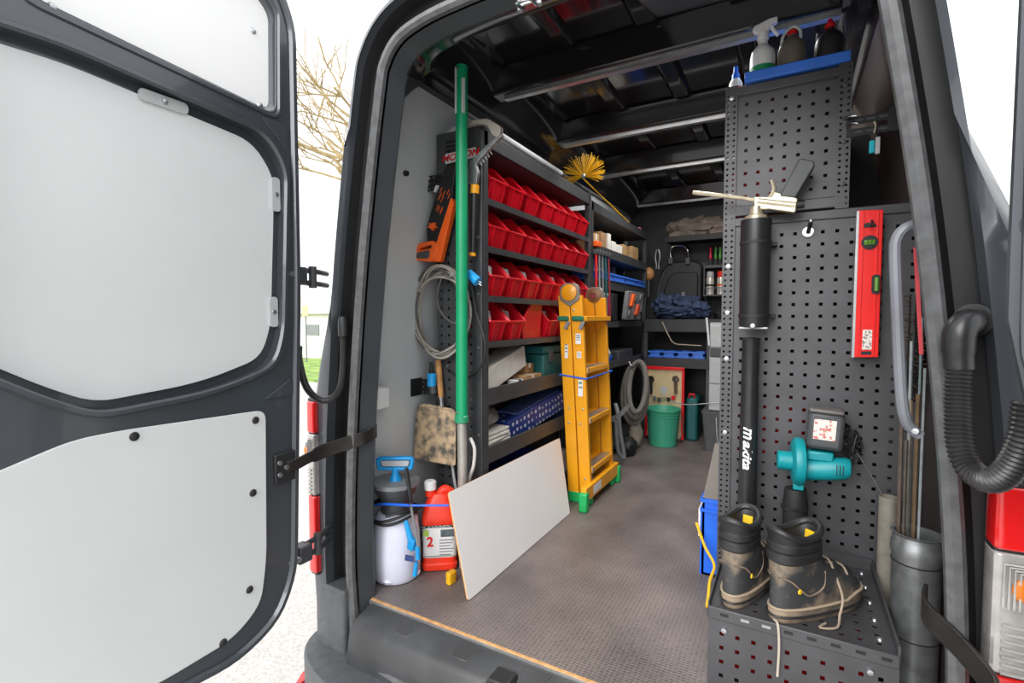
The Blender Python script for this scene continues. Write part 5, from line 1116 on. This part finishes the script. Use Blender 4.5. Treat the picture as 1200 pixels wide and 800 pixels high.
tag(MB().tube(spline([px(776, 377, y=YK - .02), px(783, 392, y=YK - .03), px(790, 402, y=YK - .03), px(805, 404, y=YK - .03), px(822, 405, y=YK - .03)], 6), .005, 6).build('wire_loop', mat('wire tan', '#9d927f', .5)), 'thin tan wire drooping below the navy jacket', 'wire')
# navy jacket: draped folds
jk = MB()
for k, (x, yy, z, rx_, ry_, rz_, sd_) in enumerate(((-.915, 4.31, 1.09, .115, .11, .11, 1), (-.77, 4.28, 1.095, .15, .11, .09, 2), (-.66, 4.27, 1.075, .09, .1, .065, 3), (-.82, 4.26, 1.05, .17, .09, .05, 4), (-.61, 4.26, 1.05, .05, .07, .045, 6))):
    jk.ball((x, yy, z), (rx_, ry_, rz_), 34, 20, .45, sd_, 3.2, flat=zS1 + .009 - z)
tag(jk.build('navy_jacket', NAVY), 'crumpled navy blue jacket lying on the bulkhead shelf', 'jacket')
tag(MB().ball((-.50, 4.36, 1.03), (.055, .1, .045), 22, 12, .3, 12, 3, flat=-.028).build('black_cushion', BLK), 'black folded cloth at the right end of the bulkhead shelf', 'cloth')
# black hard case with chrome handle
hc = thing('trolley_case', 'large black hard case with a chrome pull handle behind the navy jacket', 'case', (-.83, 4.5, zS1))
MB().prism(rounded([(-1.06, zS1 + .002), (-.665, zS1 + .002), (-.665, 1.46), (-.73, 1.50), (-.94, 1.50), (-1.02, 1.42), (-1.05, 1.25)], .05, 4), -.09, 0, XZ(BY - .02)).build('shell', mat('case black', '#222226', .45), hc, bevel=.02)
MB().prism(rounded([(-1.0, 1.05), (-.70, 1.05), (-.70, 1.40), (-.92, 1.40), (-.98, 1.28)], .04, 4), -.10, -.08, XZ(BY - .02)).build('raised_panel', MATS['case black'], hc, bevel=.015)
MB().tube(spline([(-1.045, BY - .115, 1.05), (-1.03, BY - .115, 1.28), (-.99, BY - .115, 1.40), (-.94, BY - .115, 1.46)], 5), .008, 8).build('edge_trim', DGREY, hc)
pa, pb_, pc, pd = px(786, 303, y=4.48), px(787, 291, y=4.48), px(804, 291, y=4.48), px(806, 303, y=4.48)
MB().tube(spline([pa, px(785.5, 295, y=4.48), px(788, 289, y=4.48), px(796, 287.5, y=4.48), px(803, 289, y=4.48), px(806, 295, y=4.48), pd], 5), .011, 10).build('pull_handle', CHROME, hc)
for q in (pa, pd): MB().box(q - Vector((0, 0, .02)), (.04, .03, .06)).build('handle_socket', DGREY, hc, bevel=.006)
MB().box((-.82, BY - .125, 1.2), (.03, .012, .06)).build('latch', GREYP, hc, bevel=.004)
# taupe cloth on the high shelf
hsf = thing('high_shelf', 'narrow black shelf high on the bulkhead under the taupe cloth', 'shelf', (-.7, 4.45, 1.66))
MB().bx(-.95, -.25, 4.32, BY - .005, 1.655, 1.665).build('board', BLK, hsf, smooth=False); MB().bx(-.95, -.25, 4.316, 4.324, 1.645, 1.69).build('lip', BLK, hsf, smooth=False)
tx = MB()
for c_, r_, sd_ in (((-.80, 4.42, 1.75), (.15, .1, .09), 3), ((-.66, 4.42, 1.76), (.16, .1, .085), 5), ((-.5, 4.44, 1.74), (.14, .1, .07), 8)): tx.ball(c_, r_, 28, 16, .4, sd_, 3, flat=1.667 - c_[2])
tag(tx.build('taupe_blanket', TAUPE), 'crumpled taupe blanket on the high bulkhead shelf', 'blanket')
# tool rack with screwdrivers and spray cans
tr = thing('tool_shelf', 'small dark tool rack on the bulkhead with spray cans and screwdrivers', 'shelf', (-.45, 4.5, 1.2))
MB().bx(-.64, -.25, 4.42, 4.57, 1.42, 1.445).build('upper_bar', DGREY, tr, bevel=.003); MB().bx(-.64, -.25, 4.40, 4.57, 1.185, 1.2).build('lower_plate', DGREY, tr, bevel=.003)
MB().bx(-.645, -.637, 4.40, 4.57, 1.185, 1.445).build('side_plate', DGREY, tr, smooth=False); MB().bx(-.645, -.25, 4.57, 4.575, 1.05, 1.64).build('back_plate', BLK, tr, smooth=False); MB().bx(-.645, -.25, 4.398, 4.402, 1.25, 1.257).build('guard_bar', DGREY, tr, smooth=False)
for k, (x, hm, nm) in enumerate(((-.605, mat('driver red', '#d8203a', .4), 'red'), (-.565, mat('driver green', '#3f9a3a', .4), 'green'), (-.53, mat('driver green2', '#58a040', .4), 'olive green'), (-.495, MATS['driver green'], 'second green'), (-.46, mat('driver pink', '#e0386a', .4), 'pink'), (-.425, MATS['driver red'], 'far red'))):
    t_ = thing('screwdriver', '%s handled screwdriver standing in the bulkhead tool rack' % nm, 'screwdriver', (x, 4.5, 1.44), group='screwdrivers in the tool rack')
    MB().lathe([(.001, .05), (.010, .055), (.012, .08), (.009, .1), (.012, .14), (.008, .155), (.001, .156)], (x, 4.49, 1.445), n=10).build('handle', hm, t_)
    MB().cyl((x, 4.49, 1.447), (x, 4.49, 1.50), .005, n=6).build('shaft', ZINC, t_)
for k, (x, cm, nm) in enumerate(((-.60, LGREY, 'silver cap'), (-.515, mat('cap red', '#e8321e', .35), 'red cap'), (-.43, mat('cap green', '#2fa03e', .35), 'green cap'))):
    t_ = thing('spray_can', 'spray can with a %s on the bulkhead tool rack' % nm, 'spray can', (x, 4.47, 1.2), group='spray cans on the tool rack')
    MB().lathe([(.001, 0), (.032, 0), (.032, .13), (.026, .145), (.001, .146)], (x, 4.455, 1.201), n=16).build('can', mat('can label', '#c9c4bd', .35, .3, .15, 14), t_)
    MB().lathe([(.028, .142), (.03, .146), (.028, .19), (.001, .195)], (x, 4.455, 1.201), n=16).build('cap', cm, t_)
    MB().lathe([(.0325, .07), (.0327, .07), (.0327, .085), (.0325, .085)], (x, 4.455, 1.201), n=16).build('band', BLK if k == 0 else ORNG, t_)
# round wooden mallet and clamp left of the case
q = px(760, 321, y=4.4)
ml = thing('wooden_mallet', 'round wooden mallet head hanging at the far rack end', 'mallet', q - Vector((0, 0, .1)))
MB().ball(q, (.05, .04, .06)).build('head', WOOD, ml); MB().tube([q - Vector((0, 0, .05)), q - Vector((0, 0, .2))], .012, 8).build('handle', DGREY, ml)
q = px(770.5, 303, y=4.42)
cl_ = thing('grip_pliers', 'pale steel grip pliers hanging between the mallet and the black case', 'pliers', q - Vector((0, 0, .1)))
for s_ in (-1, 1): MB().tube(spline([q + Vector((s_ * .008, 0, .08)), q + Vector((s_ * .02, 0, .02)), q + Vector((s_ * .01, 0, -.05)), q + Vector((s_ * .012, 0, -.09))], 4), .007, 8).build('jaw_arm', STEEL, cl_)
# red framed board with tools
RF = 4.12
rfb = thing('red_frame_board', 'plywood board in a red frame with steel tools, behind the green bucket', 'board', (-.9, RF, 0))
A0, A1, B1 = px(758, 470, y=RF).x, px(800, 470, y=RF).x, px(779, 431, y=RF).z
MB().bx(A0, A1, RF, RF + .012, .03, B1).build('plywood', mat('plywood face', '#cdb88f', .6, 0, .1, 12), rfb, smooth=False)
for a in ((A0 - .012, A0 + .008, .02, B1), (A1 - .008, A1 + .012, .02, B1), (A0 - .012, A1 + .012, B1 - .015, B1 + .01)): MB().bx(a[0], a[1], RF - .012, RF + .016, a[2], a[3]).build('frame_bar', REDP, rfb, bevel=.003)
for u, v in ((763, 444), (792, 444)):
    q = px(u, v, y=RF - .02); MB().lathe([(.012, 0), (.028, 0), (.028, .01), (.012, .01)], q, (0, -1, 0), 16).build('tool_ring', CHROME, rfb); MB().prism(rounded([(-.012, 0), (.012, 0), (.016, -.12), (-.01, -.12)], .006, 2), 0, .012, lambda a, b_, t_, q=q: q + Vector((a, -t_, b_))).build('tool_blade', CHROME, rfb, bevel=.002)
MB().box(px(778, 457, y=RF - .003), (.05, .003, .06)).build('paper_note', LGREY, rfb, smooth=False)
for k in range(5): MB().box(px(767 + k * 5.5, 466 + (k % 2) * 2, y=RF - .012), (.03, .02, .035)).build('fitting', (STEEL, DGREY, BRASS, BLK, REDP)[k], rfb, bevel=.004)
# green bucket
bq_ = Vector((-.868, 3.98, 0))
bkt = thing('plastic_bucket', 'sea-green plastic bucket on the floor before the red frame', 'bucket', bq_)
BGRN = mat('bucket green', '#3f9d80', .4, 0, .06, 8)
MB().lathe([(.001, .004), (.10, 0), (.104, .004), (.128, .27), (.134, .275), (.136, .29), (.131, .296), (.126, .29), (.1, .012), (.001, .012)], bq_, n=30).build('tub', BGRN, bkt)
for z in (.236, .255): MB().lathe([(.1255 + (z - .25) * .09, z - .003), (.131 + (z - .25) * .09, z), (.1265 + (z - .25) * .09, z + .003)], bq_, n=30).build('bead', BGRN, bkt)
MB().tube(spline([bq_ + Vector((.135, 0, .27)), bq_ + Vector((.16, -.02, .17)), bq_ + Vector((.15, -.04, .1)), bq_ + Vector((.13, -.05, .06))], 5), .004, 6).build('bail', CHROME, bkt)
# teal case, drawers, dark bin
tcs = thing('tool_case', 'slim dark teal case standing right of the red frame', 'case', (-.7, 4.3, 0))
MB().bx(-.735, -.645, 4.2, 4.45, .0, .36).build('shell', TEALD, tcs, bevel=.02); MB().tube([(-.71, 4.2, .36), (-.71, 4.2, .385), (-.67, 4.2, .385), (-.67, 4.2, .36)], .008, 8).build('handle', REDP, tcs)
dw = thing('drawer_cabinet', 'pale grey drawer stack seen left of the perforated cabinet', 'drawers', (-.47, 4.0, .31))
DX0, DX1, DY = px(828, 420, y=3.95).x + .02, -.3, 3.95
MB().bx(DX0, DX1, DY + .01, 4.17, .31, .97).build('carcass', LGREY, dw, smooth=False)
zz = .315
for k, h in enumerate((.2, .2, .07, .17)):
    d = MB().bx(DX0 + .004, DX1 - .004, DY - .004, DY + .01, zz, zz + h - .008).build('drawer', DGREY if k == 2 else LGREY, dw, bevel=.004); MB().bx(DX0 + .1, DX0 + .17, DY - .014, DY - .004, zz + h * .45, zz + h * .62).build('pull', DGREY, d, bevel=.003); zz += h
MB().tube([px(828, 372, y=3.93), px(831, 405, y=3.93)], .008, 8).build('white_stay', WHT, dw)
dbn = thing('dark_bin', 'dark grey storage bin standing on the floor beneath the pale drawers', 'bin', (-.45, 4.0, 0))
MB().loft([[Vector((a, b_, z)) for a, b_ in rrect(-.57 + i_, -.29 - i_, 3.92 + i_, 4.16 - i_, .02, 3)] for z, i_ in ((0, .02), (.27, 0), (.295, -.006), (.305, -.006))]).build('tub', mat('bin grey', '#5a5a5c', .5), dbn); MB().tube([(-.47, 3.925, .28), (-.46, 3.91, .15), (-.45, 3.915, .04)], .004, 6).build('cord', LGREY, dbn)
tag(MB().tube(spline([px(785, 470, y=3.9), px(805, 474, y=3.88), px(835, 472, y=3.88), px(847, 472, y=3.88)], 5), .004, 6).build('tie_chain', STEEL), 'thin chain stretched across behind the green bucket', 'chain')
# grey suction hose hanging at the far rack
hq = px(747, 455, x=-1.04)
hz = thing('suction_hose', 'grey ribbed suction hose hung in loops at the end of the far rack', 'hose', hq)
for k in range(3):
    c_ = px(747 - 1.5 * k, 453 + 4 * k, y=3.60 + .05 * k); rr_ = (.062 + .015 * k, .18 + .02 * k); pts = []
    for j in range(120):
        a = 2 * math.pi * j / 120; pts.append(c_ + Vector((rr_[0] * math.cos(a), .04 * math.sin(a), rr_[1] * math.sin(a))))
    MB().tube(pts, [.021 if j % 2 else .0185 for j in range(120)], 9, closed=True).build('hose_loop', mat('hose grey', '#77736d', .55), hz)
MB().tube(spline([px(737, 424, y=3.62), px(741, 430, y=3.6), px(748, 424, y=3.58)], 5), .007, 7).build('hook', STEEL, hz)
# vacuum behind the ladder, chain and sack on the floor
vc = thing('wet_vacuum', 'dark green vacuum drum on the rack bottom behind the ladder', 'vacuum', (-1.205, 3.40, .06))
MB().lathe([(.001, 0), (.10, 0), (.11, .02), (.11, .3), (.095, .36), (.06, .4), (.001, .41)], (-1.205, 3.40, .115), n=22, sx=.8, sy=.8).build('drum', mat('vacuum green', '#2f4a47', .45), vc)
MB().lathe([(.112, .27), (.118, .275), (.118, .3), (.112, .305)], (-1.205, 3.40, .115), n=22, sx=.8, sy=.8).build('clip_ring', DGREY, vc)
for k in range(4):
    a = R(45 + 90 * k); MB().lathe([(.001, 0), (.03, 0), (.03, .05), (.001, .055)], (-1.205 + .06 * math.cos(a), 3.40 + .06 * math.sin(a), .062), n=12).build('castor', BLK, vc)
MB().tube(spline([(-1.06, 3.36, .40), (-1.02, 3.30, .33), (-1.0, 3.29, .2), (-.98, 3.31, .05), (-1.01, 3.27, .10), (-1.03, 3.27, .3)], 6), .014, 9).build('hose', GREYP, vc)
chn = thing('steel_chain', 'steel chain hanging slack behind the ladder rungs', 'chain', px(722, 495, y=3.1))
ca, cb_ = px(712, 492, y=3.05), px(735, 477, y=3.2)
for k in range(14):
    f = k / 13; c_ = ca.lerp(cb_, f) - Vector((0, 0, .02 * math.sin(math.pi * f)))
    pts = [c_ + Vector((.009 * math.cos(a), (.006 if k % 2 else .001) * math.sin(a), .016 * math.sin(a))) for a in [2 * math.pi * j / 10 for j in range(10)]]
    MB().tube(pts, .003, 5, closed=True).build('link', STEEL, chn)
tag(MB().ball((-1.03, 3.78, .10), (.05, .09, .1), 18, 10, .25, 14, 3, flat=-.098).build('cement_sack', mat('sack beige', '#a89c8c', .9, 0, .12, 10, bump=.4)), 'beige sack on the floor below the suction hose', 'sack')
tag(MB().ball((-1.02, 3.55, .065), (.06, .085, .07), 18, 10, .25, 17, 3, flat=-.063).build('tool_bag', BLK), 'black slumped tool bag between the vacuum and the beige sack', 'bag')

# ================================================================== OUTSIDE
TREE = mat('bark', '#9c8a63', .9, 0, .2, 8)
tb_ = px(445, 330, y=9.0); tb_.z = -.72
tr_ = thing('bare_tree', 'leafless tree behind the van with pale yellowish twigs', 'tree', tb_)
tk = MB(); twl = []
def branch(p, d, L, r, dep):
    q = p + d * L; tk.tube([p, p.lerp(q, .5) + Vector((random.uniform(-.04, .04), random.uniform(-.04, .04), 0)) * L, q], [r, r * .85, r * .7], 6)
    if dep == 0: twl.append(q); return
    for k in range(3 if dep > 1 else 4):
        ax = Vector((random.uniform(-1, 1), random.uniform(-1, 1), random.uniform(-.3, 1))).normalized()
        nd = (d * .75 + ax * .75).normalized(); branch(p.lerp(q, random.uniform(.55, 1)), nd, L * random.uniform(.6, .8), r * .6, dep - 1)
tk.tube([tb_, tb_ + Vector((0, 0, 4.9))], [.2, .14], 10)
random.seed(21)
for a, z in ((150, 2.4), (185, 3.0), (215, 3.4), (130, 3.5), (60, 3.1), (300, 3.2), (170, 3.6), (200, 3.2)):
    branch(tb_ + Vector((0, 0, z + 1.2)), Vector((math.cos(R(a)) * .75, math.sin(R(a)) * .5, .75)).normalized(), 1.9, .055, 3)
tk.build('trunk', TREE, tr_)
lf = MB()
for q in twl[::2]:
    a = Vector((random.uniform(-1, 1), random.uniform(-1, 1), random.uniform(-1, 1))) * .03; b_ = Vector((random.uniform(-1, 1), random.uniform(-1, 1), random.uniform(-1, 1))) * .03
    lf.add([q, q + a, q + a + b_, q + b_], [(0, 1, 2, 3)])
o = lf.build('buds', mat('bud yellow', '#c9a53c', .9), tr_, smooth=False); o['kind'] = 'stuff'
hb = px(366, 340, y=14)
hs_ = thing('far_house', 'pale low house far across the lawn, seen left of the van', 'house', (hb.x, 14, -.72))
MB().bx(hb.x - 2.2, hb.x + 1.2, 14, 16, -.72, 1.2).build('wall', mat('house pale', '#e4e2de', .9), hs_, smooth=False)
MB().prism([(hb.x - 2.5, 1.2), (hb.x + 1.5, 1.2), (hb.x - .5, 2.0)], 13.7, 16.3, lambda a, c_, t_: Vector((a, t_, c_))).build('roof', mat('house roof', '#cfcac6', .9), hs_, smooth=False)
MB().bx(hb.x - .35, hb.x + .4, 13.95, 14, .3, .75).build('window', GREYP, hs_, smooth=False)
yb = px(358, 352, y=12.5)
ys = thing('yellow_sign', 'small pale yellow post sign before the far house', 'sign', (yb.x, 12.5, -.72))
MB().bx(yb.x - .02, yb.x + .02, 12.48, 12.52, -.72, 1.15).build('post', GREYP, ys, smooth=False)
MB().bx(yb.x - .16, yb.x + .16, 12.46, 12.48, 1.1, 1.5).build('panel', mat('sign yellow', '#cfc48a', .7), ys, bevel=.005)
